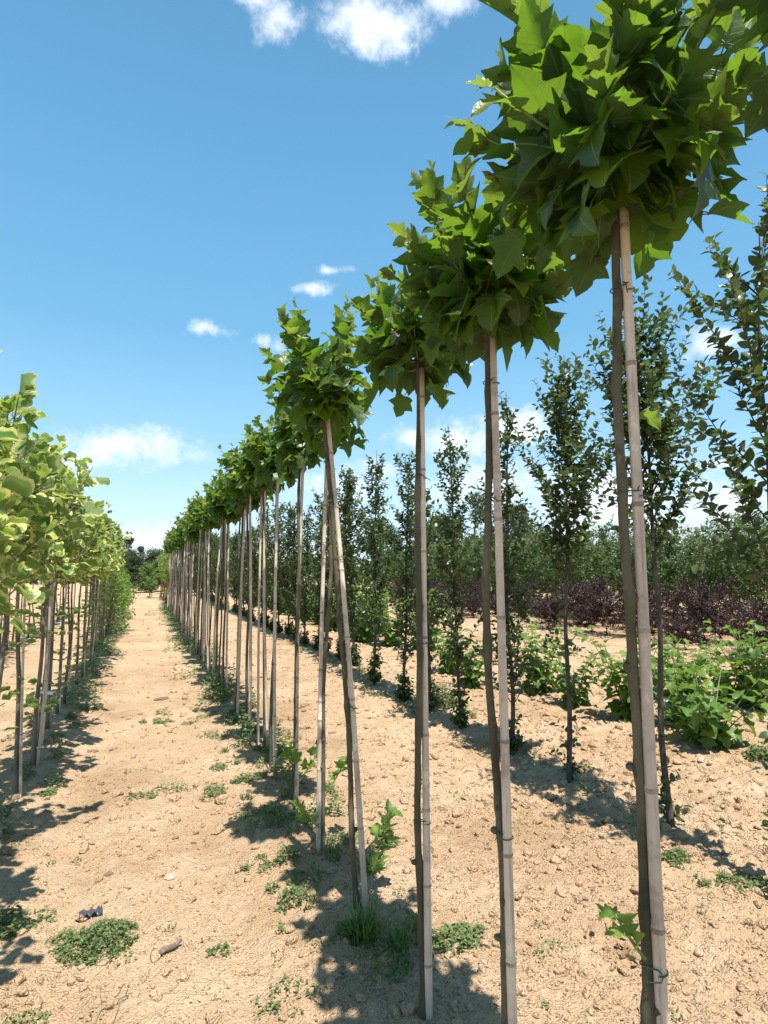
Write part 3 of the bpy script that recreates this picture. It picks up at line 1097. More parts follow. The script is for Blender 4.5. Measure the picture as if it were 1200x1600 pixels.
# second row further left: thin young stems
yprot = [make_tulip(340 + k, detail=False, leaves=.6, bias=(0, 0), H=2.3, clear=1.2, spread=.4, size=.10, cane=False) for k in range(3)]
yy, i, used = 6.0, 0, set()
while yy < 24:
    k = i % 3
    o = yprot[k] if k not in used else copy_tree(yprot[k])
    used.add(k)
    xx = -2.45 + rng.normal(0, .05)
    o.location = (xx, yy, gz1(xx, yy))
    o.rotation_euler = (0, 0, rng.uniform(0, 6.28))
    tag(o, 'thin young variegated tree in the second row behind the left tulip trees', 'tree', 'young trees in the second row on the left')
    yy += rng.uniform(.6, .85)
    i += 1


# ------------------------------------------------------------------ narrow hornbeams right of the stakes
def make_horn(seed, x=0, y=0, H=3.25, clear=.95, spread=.46, nlat=40, size=.058, dens=1.0, mat=M_HORN, bark=M_HBARK, name='hornbeam', low=26, temps=OVATE_T, r0=.018, steep=(.9, 1.25), lean=None, env=None):
    rng = np.random.default_rng(seed)
    root = empty(name, (x, y, gz1(x, y) if (x or y) else 0))
    n = 36
    lean = rng.normal(0, .05, 2) if lean is None else lean
    P = wander(rng, -.05, H, n, .016, lean)
    tt = np.linspace(0, 1, n)
    ac = Acc()
    tube(ac, P, r0 * (1 - tt) + .003 + .006 * np.exp(-(P[:, 2] / .06) ** 2), 8)
    ac.build('trunk', bark, root)
    br, lf = Acc(), Acc()
    for k in range(nlat):
        f = (k + rng.uniform(.1, .9)) / nlat
        z0 = clear + (H - .25 - clear) * f
        i0 = int(np.argmin(abs(P[:, 2] - z0)))
        az = k * 2.39996 + rng.normal(0, .4)
        el = rng.uniform(*steep)
        e = (1.0 - .62 * f) * (.62 + .38 * min(1, f * 4)) if env is None else env(f)
        L = spread * 1.55 * e * rng.uniform(.5, 1.2)
        d = np.array([math.cos(az) * math.cos(el), math.sin(az) * math.cos(el), math.sin(el)])
        t = np.linspace(0, 1, 7)[:, None]
        pts = P[i0] + d * L * t + np.array([math.cos(az), math.sin(az), 0]) * (.10 * L) * t * (1 - t) + rng.normal(0, .012, (7, 3)) * t
        tube(br, pts, np.linspace(.0048, .0014, 7), 4)
        shoots = [(pts, int(max(4, L / .034 * dens)))]
        for q in range(2):
            j = int(rng.integers(1, 5))
            d2 = unit(d + rng.normal(0, .6, 3))
            p2 = pts[j] + d2 * (L * rng.uniform(.25, .45)) * np.linspace(0, 1, 4)[:, None]
            tube(br, p2, np.linspace(.0026, .001, 4), 3)
            shoots.append((p2, int(max(3, L * .4 / .034 * dens))))
        for p, m in shoots:
            pos, tan, rd, t3 = plane_leaves_on_shoot(rng, p, m, size, size, .08)
            dirs = rd * .9 + tan * .6 + rng.normal(0, .25, (m, 3))
            nr = np.array([[0, 0, .9]]) + tan * .2 + rng.normal(0, .5, (m, 3))
            s = size * rng.uniform(.6, 1.15, m) * (1.1 - .35 * t3[:, 0])
            scatter(lf, temps, pos, dirs, nr, s, rng.uniform(0, 1, m), np.clip(t3[:, 0] - .6, 0, 1) * rng.uniform(0, 2.0, m), rng)
    # short leafy spurs on the lower stem and around the foot
    if low:
        zi = np.clip((rng.beta(.7, 1.1, low) * clear / H * n).astype(int), 1, n - 1)
        for i0 in zi:
            az, L = rng.uniform(0, 6.28), rng.uniform(.04, .14)
            d = np.array([math.cos(az) * .8, math.sin(az) * .8, .6])
            p = P[i0] + d * L * np.linspace(0, 1, 4)[:, None]
            m = int(rng.integers(4, 8))
            pos, tan, rd, t3 = plane_leaves_on_shoot(rng, p, m, size, size, .2)
            scatter(lf, temps, pos, rd + tan * .6, np.array([[0, 0, 1.]]) + rng.normal(0, .45, (m, 3)), size * rng.uniform(.5, .95, m), rng.uniform(.3, 1, m), rng.uniform(0, .35, m), rng)
    lf.build('crown', mat, root)
    br.build('branches', bark, root)
    return root


HGROUP = 'narrow dark hornbeams in the row behind the staked trees'
hn = [((1228, 1405), dict(H=3.4, clear=1.3, spread=.72, nlat=24), 'nearest hornbeam, cut by the right picture edge'),
      ((1050, 1300), dict(H=3.28, clear=1.6, spread=.66, nlat=48, lean=(-.12, .0)), 'hornbeam with an open wide head directly behind the nearest staked plane tree'),
      ((890, 1225), dict(H=3.3, clear=1.45, spread=.52, nlat=56, lean=(.06, 0)), 'hornbeam with a bent foot and dense spindle head standing clear against the sky'),
      ((800, 1182), dict(H=3.2, clear=.35, spread=.46, nlat=48), 'hornbeam half hidden behind the stake of the second plane tree'),
      ((720, 1145), dict(H=3.02, clear=.45, spread=.48, nlat=46, lean=(-.10, 0)), 'hornbeam just right of the third plane tree, leafy nearly to the ground'),
      ((672, 1118), dict(H=2.7, clear=.5, spread=.34, nlat=34), 'thin sparse hornbeam right behind the stake of the third plane tree'),
      ((630, 1100), dict(H=3.1, clear=.35, spread=.52, nlat=50), 'pointed hornbeam just left of the third plane tree'),
      ((585, 1077), dict(H=3.2, clear=.5, spread=.52, nlat=50), 'second hornbeam left of the third plane tree')]
for i, ((px, py), kw, lab) in enumerate(hn):
    x, yy = at(px, py)
    o = make_horn(400 + i, x, yy, dens=1.65, size=(.074 if i == 0 else .064), low=(14, 22, 26, 60, 70, 40, 90, 90)[i], **kw)
    tag(o, lab, 'tree', HGROUP)
hprot = [make_horn(430 + k, H=3.2, clear=.35, spread=.58, nlat=50, dens=1.5, size=.075, low=70) for k in range(4)]
yy, i, used = 9.3, 0, set()
while yy < 40:
    k = i % 4
    o = hprot[k] if k not in used else copy_tree(hprot[k])
    used.add(k)
    xx = HORN_X + rng.normal(0, .05)
    o.location = (xx, yy, gz1(xx, yy))
    o.rotation_euler = (0, 0, rng.uniform(0, 6.28))
    s = rng.uniform(.9, 1.08)
    o.scale = (s, s, s)
    tag(o, ('hornbeam in the shaded gap behind the leaning plane tree, %s of the close run' % ('first', 'second', 'third')[i]) if i < 3 else 'far narrow hornbeam in the close dark run behind the staked plane trees', 'tree', HGROUP)
    yy += rng.uniform(.75, 1.0)
    i += 1


# ------------------------------------------------------------------ low plane bushes
def make_bush(seed, x=0, y=0, H=.95, stems=8, per=10, size=.115, spread=.38):
    rng = np.random.default_rng(seed)
    root = empty('plane_bush', (x, y, gz1(x, y) if (x or y) else 0))
    br, lf = Acc(), Acc()
    for k in range(stems):
        az = k * 2.4 + rng.normal(0, .4)
        L = H * rng.uniform(.55, 1.0)
        sp = spread * rng.uniform(.3, 1.0)
        t = np.linspace(0, 1, 8)[:, None]
        pts = np.array([[.04 * math.cos(az), .04 * math.sin(az), -.03]]) + np.array([math.cos(az), math.sin(az), 0]) * sp * t ** 1.2 + np.array([0, 0, L]) * t ** .85
        tube(br, pts, np.linspace(.008, .0025, 8), 5)
        m = per + int(rng.integers(-2, 3))
        pos, tan, rd, t3 = plane_leaves_on_shoot(rng, pts, m, size, size, .1)
        dirs = rd * .95 + tan * .35 * t3 + np.array([0, 0, -.15]) + rng.normal(0, .2, (m, 3))
        nr = np.array([[0, 0, 1.]]) + tan * .3 + rd * .25 + rng.normal(0, .3, (m, 3))
        s = size * rng.uniform(.75, 1.1, m) * (1.05 - .5 * t3[:, 0] ** 2)
        scatter(lf, PLANE_T, pos, dirs, nr, s, rng.uniform(0, 1, m), np.clip(t3[:, 0] - .6, 0, 1) * rng.uniform(0, 1.8, m), rng)
    br.build('stems', M_GSTEM, root)
    lf.build('leaves', M_BUSH, root)
    return root


BGROUP = 'knee to waist high plane bushes on the tilled soil'
bprot = [make_bush(500 + k, stems=(13, 11, 14, 10)[k], H=(1.05, .98, 1.12, .74)[k], per=13, size=.15, spread=.52) for k in range(4)]
blist = [(1112, 1168, 3, 1.0, 'small low plane bush in front of the others, between two hornbeams at the right'),
         (1066, 1142, 0, .9, 'plane bush just right of the nearest bamboo stake'),
         (985, 1128, 1, 1.0, 'plane bush just left of the nearest bamboo stake'),
         (898, 1106, 1, .72, 'plane bush close beside the bent hornbeam stem'),
         (845, 1088, 2, .95, 'bushy plane clump left of the bent hornbeam, standing clear on bare soil'),
         (1180, 1108, 2, 1.0, 'dense plane bush at the right edge with purple shrubs right behind'),
         (1072, 1090, 0, .7, 'plane bush in the back line between the hornbeam and the right edge'),
         (1140, 1098, 1, .7, 'plane bush in the back line beside the one at the right edge'),
         (735, 1078, 1, .75, 'plane bush showing between the hornbeam and the second bamboo stake'),
         (700, 1055, 0, .75, 'plane bush half hidden by hornbeams right of the third plane tree')]
used = set()
for (px, py, k, s, lab) in blist:
    o = bprot[k] if k not in used else copy_tree(bprot[k])
    used.add(k)
    x, yy = at(px, py)
    o.location = (x, yy, gz1(x, yy))
    o.rotation_euler = (0, 0, rng.uniform(0, 6.28))
    o.scale = (s, s, s)
    tag(o, lab, 'bush', BGROUP)
yy = 11.2
while yy < 30:
    o = copy_tree(bprot[int(rng.integers(0, 3))])
    xx = BUSH_X + rng.normal(0, .15)
    o.location = (xx, yy, gz1(xx, yy))
    o.rotation_euler = (0, 0, rng.uniform(0, 6.28))
    s = rng.uniform(1.0, 1.4)
    o.scale = (s, s, s)
    tag(o, 'bright green plane bush seen in gaps behind the far hornbeam stems', 'bush', BGROUP)
    yy += rng.uniform(.6, .9)


# ------------------------------------------------------------------ purple shrubs and sapling rows in the field behind
def env_shrub(f):
    return .55 + .5 * math.sin(math.pi * min(1, .25 + f * .7))


pprot = [make_horn(600 + k, H=1.35, clear=.15, spread=.8, nlat=40, size=.085, dens=1.3, mat=M_PURPLE, bark=M_RBARK, name='purple_shrub', low=10, temps=SMALL_T, r0=.012, steep=(.25, .95), env=env_shrub) for k in range(4)]
used = set()
cnt = 0
for row, (rx, y0, y1) in enumerate(((10.6, 3.0, 26), (11.9, 3.0, 28))):
    yy = y0
    while yy < y1:
        k = cnt % 4
        o = pprot[k] if k not in used else copy_tree(pprot[k])
        used.add(k)
        xx = rx + rng.normal(0, .3)
        o.location = (xx, yy, gz1(xx, yy))
        s = rng.uniform(.45, .84) * (1.0 if row == 0 else 1.12)
        o.scale = (s, s, s * rng.uniform(.8, 1.0))
        o.rotation_euler = (0, 0, rng.uniform(0, 6.28))
        tag(o, 'dark purple leaved shrub in the band of purple shrubs across the field', 'shrub', 'dark purple shrubs across the field')
        yy += rng.uniform(.55, 1.25) + (.9 if rng.uniform() < .13 else 0)
        cnt += 1
sprot = [make_horn(640 + k, H=2.55, clear=.35, spread=.85, nlat=44, size=.10, dens=1.0, mat=M_SAPL, bark=M_FBARK, name='young_tree', low=6, temps=SMALL_T, r0=.016, steep=(.5, 1.15)) for k in range(4)]
used = set()
cnt = 0
for row, (rx, y0, y1) in enumerate(((13.6, 3.0, 34), (15.4, 4, 36), (17.6, 4, 40))):
    yy = y0
    while yy < y1:
        k = cnt % 4
        o = sprot[k] if k not in used else copy_tree(sprot[k])
        used.add(k)
        xx = rx + rng.normal(0, .2)
        o.location = (xx, yy, gz1(xx, yy))
        s = rng.uniform(.95, 1.22) * (1 + .06 * row)
        o.scale = (s * 1.1, s * 1.1, s)
        o.rotation_euler = (0, 0, rng.uniform(0, 6.28))
        tag(o, 'slender small leaved young tree in the hedge like rows behind the purple shrubs', 'tree', 'young trees in rows behind the purple shrubs')
        yy += rng.uniform(.7, 1.05)
        cnt += 1


# ------------------------------------------------------------------ far trees
def make_far(seed, H, W, clear, mat=M_FAR, name='broadleaf_tree', leaf=.21, n=6000, clumps=26, bark=M_FBARK, conic=0.0):
    rng = np.random.default_rng(seed)
    root = empty(name)
    ac = Acc()
    P = wander(rng, -.1, H * .8, 12, .05 * H / 6, rng.normal(0, .1, 2))
    tube(ac, P, np.linspace(.035 * H * .8, .01 * H * .5, 12), 8)
    ac.build('trunk', bark, root)
    br, lf = Acc(), Acc()
    cs = []
    for k in range(clumps):
        f = rng.uniform(0, 1)
        z = clear + (H - clear) * f
        w = W * (math.sin(math.pi * min(1, .18 + .8 * f)) * (1 - conic) + conic * (1 - f))
        az = rng.uniform(0, 6.28)
        rr = w * rng.uniform(.35, 1.0)
        c = np.array([rr * math.cos(az), rr * math.sin(az), z])
        cs.append((c, W * rng.uniform(.22, .42)))
        i0 = int(np.argmin(abs(P[:, 2] - (z - .25 * rr - .1))))
        pts = P[i0] + (c - P[i0]) * np.linspace(0, 1, 5)[:, None] + np.array([0, 0, .1 * rr]) * (np.sin(np.linspace(0, np.pi, 5))[:, None])
        tube(br, pts, np.linspace(.012 * H * .5, .004 * H * .4, 5), 5)
    per = n // clumps
    for c, s in cs:
        d = unit(rng.normal(size=(per, 3)))
        r = rng.uniform(.25, 1.0, per) ** .6
        pos = c + d * (s * r)[:, None] * np.array([1, 1, .8])
        dirs = rng.normal(0, .6, (per, 3)) + d * .5
        nr = d * .5 + np.array([0, 0, .7]) + rng.normal(0, .5, (per, 3))
        b = rng.uniform(-.25, .25)
        scatter(lf, SMALL_T, pos, dirs, nr, leaf * rng.uniform(.5, 1.2, per), np.clip(rng.uniform(0, 1, per) + b, 0, 1), rng.uniform(0, .3, per), rng)
    lf.build('crown', mat, root)
    br.build('branches', bark, root)
    return root


fprot = [make_far(700, 6.8, 2.6, 1.2), make_far(701, 5.6, 2.2, .8, clumps=30), make_far(702, 4.6, 1.7, .5, clumps=22), make_far(703, 6.2, 1.5, .6, conic=.8, clumps=30)]
used = set()


def put_far(k, px, dist, s, lab, group, sz=1.0):
    o = fprot[k] if k not in used else copy_tree(fprot[k])
    used.add(k)
    d = CAM_M @ Vector(((px - 600) / FPX, 0, -1))
    h = math.hypot(d.x, d.y)
    x, y_ = d.x / h * dist, d.y / h * dist
    o.location = (x, y_, gz1(x, y_))
    o.scale = (s, s, s * sz)
    o.rotation_euler = (0, 0, rng.uniform(0, 6.28))
    tag(o, lab, 'tree', group)
    return o


FG = 'dark trees standing beyond the field'
put_far(0, 742, 44, 1.0, 'tall dark rounded tree beyond the field, between second and third bamboo stakes', FG, 1.0)
put_far(1, 800, 42, 1.05, 'dark green tree beyond the field just right of the second bamboo stake', FG)
put_far(2, 845, 44, .95, 'lower dark tree at the right end of the far group, left of the bent hornbeam', FG)
put_far(1, 690, 46, 1.0, 'dark tree beyond the field showing right of the third bamboo stake', FG)
put_far(0, 640, 48, .85, 'dark far tree behind the pointed hornbeam', FG)
put_far(2, 590, 46, 1.2, 'dark far tree hidden deep behind the hornbeam run', FG)
EG = 'trees closing the far end of the path'
for j, (px, dist, k, s, lab) in enumerate([
        (204, 47, 3, .72, 'pointed dark tree at the path end, directly behind the pale bare stems'),
        (222, 50, 3, .62, 'narrow dark tree at the path end just above the yellowish sapling'),
        (240, 46, 2, .82, 'dark rounded tree closing the middle of the path end'),
        (258, 48, 1, .62, 'grey green tree at the path end with an open airy top'),
        (275, 42, 1, .68, 'broad tree at the path end meeting the staked row'),
        (188, 44, 1, .78, 'dark tree at the path end half hidden by the left row'),
        (165, 46, 0, .62, 'dark tree behind the left row, left of the path end'),
        (300, 44, 2, 1.0, 'dark tree behind the far end of the staked row'),
        (330, 46, 0, .72, 'rounded dark tree behind the middle of the far staked stems'),
        (370, 47, 1, .85, 'dark tree behind the sixth and seventh staked plane trees')]):
    put_far(k, px, dist, s * .84, lab, EG)
# wooded belt on the horizon
wrng = np.random.default_rng(91)
wf = Acc()
N = 26000
a = wrng.uniform(YAW - 1.0, YAW + 1.1, N)
rr = wrng.uniform(75, 92, N)
hz = (2.2 + 3.2 * (vnoise(a * 60, a * 0 + 3, 5) + .5) + 2 * (vnoise(a * 200, a * 0 + 1, 9) + .5)) * .62
z = hz * wrng.uniform(0, 1, N) ** .7
pos = np.stack([rr * np.sin(a), rr * np.cos(a), z], -1)
scatter(wf, SMALL_T, pos, wrng.normal(size=(N, 3)), wrng.normal(0, .5, (N, 3)) + np.array([0, -.2, .8]), wrng.uniform(.4, .95, N), wrng.uniform(0, .7, N), np.zeros(N), wrng)
o = wf.build('woods', M_FAR)
tag(o, 'distant belt of dark woods along the horizon', 'woods', kind='stuff')

# beyond the tulip trees: bright green shrubs by the path, a yellowish sapling, pale stems, red-stemmed saplings
gprot = [make_far(720 + k, 1.75, .62, .15, mat=M_LIME, name='green_shrub', leaf=.075, n=1500, clumps=24, bark=M_TBARK) for k in range(2)]
used_g = set()
for j, (xx, yy, s) in enumerate([(-.82, 16.6, 1.0), (-.85, 17.6, 1.1), (-.8, 18.7, 1.05), (-.9, 20.0, 1.1), (-.85, 21.4, 1.0), (-.95, 23.0, 1.05), (-.9, 24.6, .9)]):
    o = gprot[j % 2] if (j % 2) not in used_g else copy_tree(gprot[j % 2])
    used_g.add(j % 2)
    o.location = (xx, yy, gz1(xx, yy))
    o.scale = (s, s, s)
    o.rotation_euler = (0, 0, rng.uniform(0, 6.28))
    tag(o, ('nearest of the bright green shrubs lining the far left of the path', 'second bright green shrub at the far left of the path', 'third bright green shrub at the far left of the path')[j] if j < 3 else
        'far bright green shrub merging with others near the path end', 'shrub', 'bright green shrubs at the far left of the path')
o = make_horn(730, H=2.1, clear=.2, spread=.75, nlat=34, size=.11, dens=1.0, mat=M_LIME, bark=M_TBARK, name='sapling', low=4, temps=SMALL_T, steep=(.3, .9), lean=(0, 0))
x, yy = at(236, 934)
o.location = (x - .1, yy, 0)
tag(o, 'small pointed yellowish green sapling at the end of the path', 'sapling')
for j in range(7):
    if j == 0:
        base = make_horn(760, H=3.0, clear=2.1, spread=.4, nlat=16, size=.09, dens=.6, mat=M_FAR, bark=M_PALE, name='pale_stemmed_tree', low=0, temps=SMALL_T, r0=.035)
        o = base
    else:
        o = copy_tree(base)
    xx, yy = -1.25 - .06 * j + rng.normal(0, .03), 27 + 1.0 * j
    o.location = (xx, yy, gz1(xx, yy))
    o.rotation_euler = (0, 0, rng.uniform(0, 6.28))
    tag(o, 'pale bare stemmed tree in the short row left of the path end', 'tree', 'pale stemmed trees left of the path end')
for j in range(14):
    if j == 0:
        base = make_horn(780, H=2.35, clear=.9, spread=.55, nlat=24, size=.11, dens=.6, mat=M_LIME, bark=M_RBARK, name='red_stemmed_tree', low=2, temps=SMALL_T, r0=.018)
        o = base
    else:
        o = copy_tree(base)
    xx, yy = 1.0 + rng.normal(0, .06), 26.6 + .85 * j
    o.location = (xx, yy, gz1(xx, yy))
    o.rotation_euler = (0, 0, rng.uniform(0, 6.28))
    tag(o, 'reddish stemmed young tree continuing the staked row towards the path end', 'tree', 'reddish stemmed young trees at the far right of the path')


# ------------------------------------------------------------------ weeds, grass, litter
def weed_leaves(ac, rng, cx, cy, rx, ry, n, size, hmax, rot=0.0, temps=SMALL_T, age=.2, gap=.18):
    a = rng.uniform(0, 6.28, n)
    r = np.sqrt(rng.uniform(0, 1, n))
    ex, ey = rx * r * np.cos(a), ry * r * np.sin(a)
    x = cx + ex * math.cos(rot) - ey * math.sin(rot)
    y = cy + ex * math.sin(rot) + ey * math.cos(rot)
    keep = (vnoise(x * 9, y * 9, 31) + .55 * vnoise(x * 27, y * 27, 32) + .5) > (gap + .62 * r ** 1.5 - .12)
    x, y, r = x[keep], y[keep], r[keep]
    n = len(x)
    if not n:
        return
    z = ground_z(x, y) + .004 + hmax * (1 - r ** 2) * rng.uniform(0, 1, n)
    pos = np.stack([x, y, z], -1)
    az = rng.uniform(0, 6.28, n)
    d = np.stack([np.cos(az), np.sin(az), rng.uniform(-.1, .8, n)], -1)
    nr = np.array([[0, 0, 1.]]) + rng.normal(0, .45, (n, 3))
    scatter(ac, temps, pos, d, nr, size * rng.uniform(.5, 1.3, n), rng.uniform(0, 1, n), rng.uniform(0, 2 * age, n), rng)


def grass_blades(ac, rng, cx, cy, rad, n, h, w=.004, age=.15, flat=0.0):
    for _ in range(n):
        a, r = rng.uniform(0, 6.28), rad * math.sqrt(rng.uniform())
        x, y = cx + r * math.cos(a), cy + r * math.sin(a)
        b = np.array([x, y, gz1(x, y) - .004])
        az = a + rng.normal(0, .9)
        out = np.array([math.cos(az), math.sin(az), 0])
        L = h * rng.uniform(.5, 1.15)
        lean = rng.uniform(.25, .8) + flat
        t = np.linspace(0, 1, 5)
        c = b + out * (L * lean * t ** 1.7)[:, None] + np.array([0, 0, 1]) * (L * max(.08, 1 - .5 * lean - flat * .6) * t * (1 - .25 * t * lean))[:, None]
        sd = np.array([-out[1], out[0], 0])
        ww = w * (1 - t ** 2) + .0004
        V = np.concatenate([c - sd * ww[:, None], c + sd * ww[:, None]])
        F = []
        for i in range(4):
            F += [(i, i + 5, i + 6), (i, i + 6, i + 1)]
        ac.add(V, F, rnd=rng.uniform(), age=rng.uniform(0, 2 * age))


wr = np.random.default_rng(17)


def weed_patch(px, py, rx, ry, n, lab, size=.022, h=.05, rot=0.0, group='green weed patches on the bare soil', grass=0):
    ac = Acc()
    x, y = at(px, py)
    weed_leaves(ac, wr, x, y, rx, ry, n, size, h, rot, gap=.02)
    for _ in range(int(n / 260)):                       # ragged offshoots round the rim
        a = wr.uniform(0, 6.28)
        k = wr.uniform(.8, 1.35)
        weed_leaves(ac, wr, x + rx * k * math.cos(a), y + ry * k * math.sin(a), wr.uniform(.02, .06), wr.uniform(.02, .05), int(wr.uniform(15, 70)), size * .9, h * .5, gap=-.3, age=.35)
    if grass:
        grass_blades(ac, wr, x, y, min(rx, ry), grass, .07, .002)
    o = ac.build('weed_patch', M_WEED)
    tag(o, lab, 'weeds', group)
    return o


weed_patch(156, 1468, .165, .14, 2000, 'largest bright green weed mat on the path, in the left foreground', .017, .07, .35, grass=160)
weed_patch(12, 1448, .13, .10, 600, 'green weed clump in shade at the left picture edge', .024, .07, 0)
weed_patch(245, 1130, .17, .13, 420, 'flat pale green weed patch in the middle of the path', .028, .03, 0)
weed_patch(220, 1252, .12, .07, 150, 'faint little weed patch in the middle of the path, near the left row', .02, .02, 0)
weed_patch(712, 1482, .12, .10, 520, 'grey green weeds on soil between second and third plane trees', .026, .04, .5)
weed_patch(1056, 1352, .11, .07, 380, 'short green weeds close right of the nearest bamboo stake', .024, .03, 0, grass=60)
weed_patch(1150, 1385, .20, .07, 420, 'shaded weed strip on the soil toward the right edge', .024, .03, -.5)
weed_patch(346, 1478, .06, .05, 120, 'tiny weed sprout cluster on the path near its centre foreground', .018, .02, 0)
weed_patch(30, 1590, .10, .06, 120, 'sparse weeds in the bottom left corner', .018, .02, 0)
weed_patch(1190, 1190, .12, .14, 500, 'green weed tuft at the right edge below the plane bushes', .035, .10, 0)
weed_patch(690, 1110, .22, .20, 1600, 'round dense green weed bush at the foot of the sparse hornbeam', .034, .26, 0)
weed_patch(602, 1328, .06, .05, 420, 'upright leafy weed on open soil right of the leaning plane tree', .03, .15, 0)

# weeds growing along the two rows: ground cover
ac = Acc()
for yy in np.arange(2.3, 7.5, .17):
    for q in range(2):
        x = PLANE_X + wr.normal(-.10, .20)
        y = yy + wr.normal(0, .1)
        weed_leaves(ac, wr, x, y, wr.uniform(.05, .19), wr.uniform(.05, .14), int(wr.uniform(60, 420)), .021, wr.uniform(.02, .07), wr.uniform(0, 3))
for yy in np.arange(7.5, 27, .32):
    weed_leaves(ac, wr, PLANE_X - .1 + wr.normal(0, .18), yy, .22, .22, 170, .045, wr.uniform(.1, .42), 0)
for yy in np.arange(3.9, 9, .42):
    weed_leaves(ac, wr, PLANE_X + .06 + wr.normal(0, .16), yy, wr.uniform(.08, .16), .14, int(wr.uniform(200, 480)), .032, wr.uniform(.10, .34), 0)
for yy in np.arange(2.6, 6, .36):
    x = PLANE_X + wr.normal(0, .22)
    grass_blades(ac, wr, x, yy, wr.uniform(.02, .05), int(wr.uniform(15, 45)), wr.uniform(.07, .15), .003)
o = ac.build('weeds', M_WEED)
tag(o, 'green weeds along the foot of the staked plane trees', 'weeds', kind='stuff')
ac = Acc()
for yy in np.arange(2.6, 8, .22):
    weed_leaves(ac, wr, TULIP_X + wr.normal(.06, .14), yy, wr.uniform(.05, .16), .12, int(wr.uniform(60, 330)), .026, wr.uniform(.02, .1), 0)
for yy in np.arange(8, 26, .3):
    weed_leaves(ac, wr, TULIP_X + .15 + wr.normal(0, .1), yy, .2, .2, 150, .04, wr.uniform(.05, .3), 0)
o = ac.build('weeds', M_WEED)
tag(o, 'green weeds along the foot of the variegated tulip trees', 'weeds', kind='stuff')
ac = Acc()
for yy in np.arange(3.0, 16, .35):
    weed_leaves(ac, wr, HORN_X + wr.normal(.05, .2), yy, wr.uniform(.06, .2), .15, int(wr.uniform(30, 260)), .028, wr.uniform(.02, .08), 0)
o = ac.build('weeds', M_WEED)
tag(o, 'sparse weeds along the foot of the hornbeam row', 'weeds', kind='stuff')


def tuft(px, py, rad, n, h, lab, w=.0035, mat=M_GRASS, flat=0.0, name='grass_tuft', cat='grass', group='grass tufts beside the staked row'):
    ac = Acc()
    x, y = at(px, py)
    grass_blades(ac, wr, x, y, rad, n, h, w, .15, flat)
    o = ac.build(name, mat)
    tag(o, lab, cat, group)


tuft(572, 1482, .07, 130, .16, 'larger green grass tuft between the leaning tree and the third plane tree')
tuft(622, 1498, .045, 70, .14, 'smaller yellow green grass tuft touching the third plane tree stem')
tuft(343, 1250, .03, 14, .13, 'single little grass tuft out on the bare path')
tuft(580, 1372, .06, 60, .12, 'grass tuft at the foot of the leaning plane tree', w=.005)
tuft(600, 1520, .14, 150, .13, 'mat of dry straw lying below the green grass tufts', w=.0016, mat=M_STRAW, flat=.9, name='dry_straw', cat='straw', group=None)


def rock_obj(name, px, py, size, mat, lab, cat, seed, squash=(1, .8, .6), rz=0.0):
    V, F, uv, E = rock_template(seed, 3, .05)
    rr = np.random.default_rng(seed)
    V = V + .12 * np.stack([vnoise(V[:, 1] * 3 + seed, V[:, 2] * 3, 3), vnoise(V[:, 0] * 3, V[:, 2] * 3 + seed, 4), vnoise(V[:, 0] * 3, V[:, 1] * 3, 5)], -1) * 2
    ac = Acc()
    ac.add(V * np.array(squash) * size, F)
    o = ac.build(name, mat, smooth=False)
    x, y = at(px, py)
    o.location = (x, y, gz1(x, y) + size * .12)
    o.rotation_euler = (0, 0, rz)
    tag(o, lab, cat)


rock_obj('stone', 266, 1370, .034, M_STONE, 'pale whitish stone lying on the path in the foreground', 'stone', 41, (.8, 1.2, .45), -.4)
rock_obj('clod', 168, 1366, .026, M_DCLOD, 'round dark brown clod lying on the path left of the pale stone', 'clod', 42)
rock_obj('clod', 252, 1094, .085, M_DCLOD, 'dark heap of dug earth in the middle of the path', 'earth heap', 43, (1.2, .8, .35), .3)
rock_obj('stone', 1113, 1580, .030, M_SOIL, 'tan stone at the bottom edge right of the nearest stake', 'stone', 44, (1.2, .9, .8), .2)
rock_obj('stone', 848, 1146, .045, M_STONE, 'whitish stone between the half hidden and the bent hornbeam', 'stone', 45)
rock_obj('clod', 1128, 1276, .065, M_SOIL, 'big block of tan soil with a dark undercut, right of the nearest stake', 'clod', 46, (1.2, .8, .6))
rock_obj('clod', 1175, 1372, .05, M_SOIL, 'lump of tan soil in dappled shade near the right edge', 'clod', 47)
rock_obj('clod', 398, 1512, .028, M_SOIL, 'small dark sided clod left of the shade in the foreground', 'clod', 48, (1, 1, .8))
rock_obj('stone', 1096, 1188, .05, M_STONE, 'pale stone at the foot of the small front plane bush', 'stone', 49)

# splinter of dead wood
ac = Acc()
x, y = at(265, 1484)
tube(ac, np.array([[-.05, -.02, .012], [-.02, -.005, .02], [.015, .008, .016], [.05, .03, .026]]), np.array([.010, .014, .012, .005]), 8)
o = ac.build('wood_splinter', M_WOOD)
o.location = (x, y, gz1(x, y))
tag(o, 'short dark splinter of dead wood on the path', 'wood')
# scrap of black plastic film
ac = Acc()
u, v = np.meshgrid(np.linspace(-1, 1, 15), np.linspace(-1, 1, 7))
X, Y = u * .05, v * .022
Z = .016 + .009 * np.sin(u * 9 + v) * (1 - .3 * v) + .005 * np.sin(v * 5 + u * 3) + .05 * 0
V = np.stack([X, Y, Z], -1).reshape(-1, 3)
F = []
for i in range(6):
    for j in range(14):
        a = i * 15 + j
        F += [(a, a + 1, a + 16), (a, a + 16, a + 15)]
V2 = V - np.array([0, 0, .0015])
ac.add(np.concatenate([V, V2]), np.concatenate([np.array(F), np.array(F)[:, ::-1] + len(V)]))
x, y = at(142, 1425)
o = ac.build('plastic_scrap', M_PLAST)
o.location = (x, y, gz1(x, y) + .008)
o.rotation_euler = (.2, 0, .1)
tag(o, 'crumpled black plastic scrap at the upper rim of the big weed mat', 'scrap')
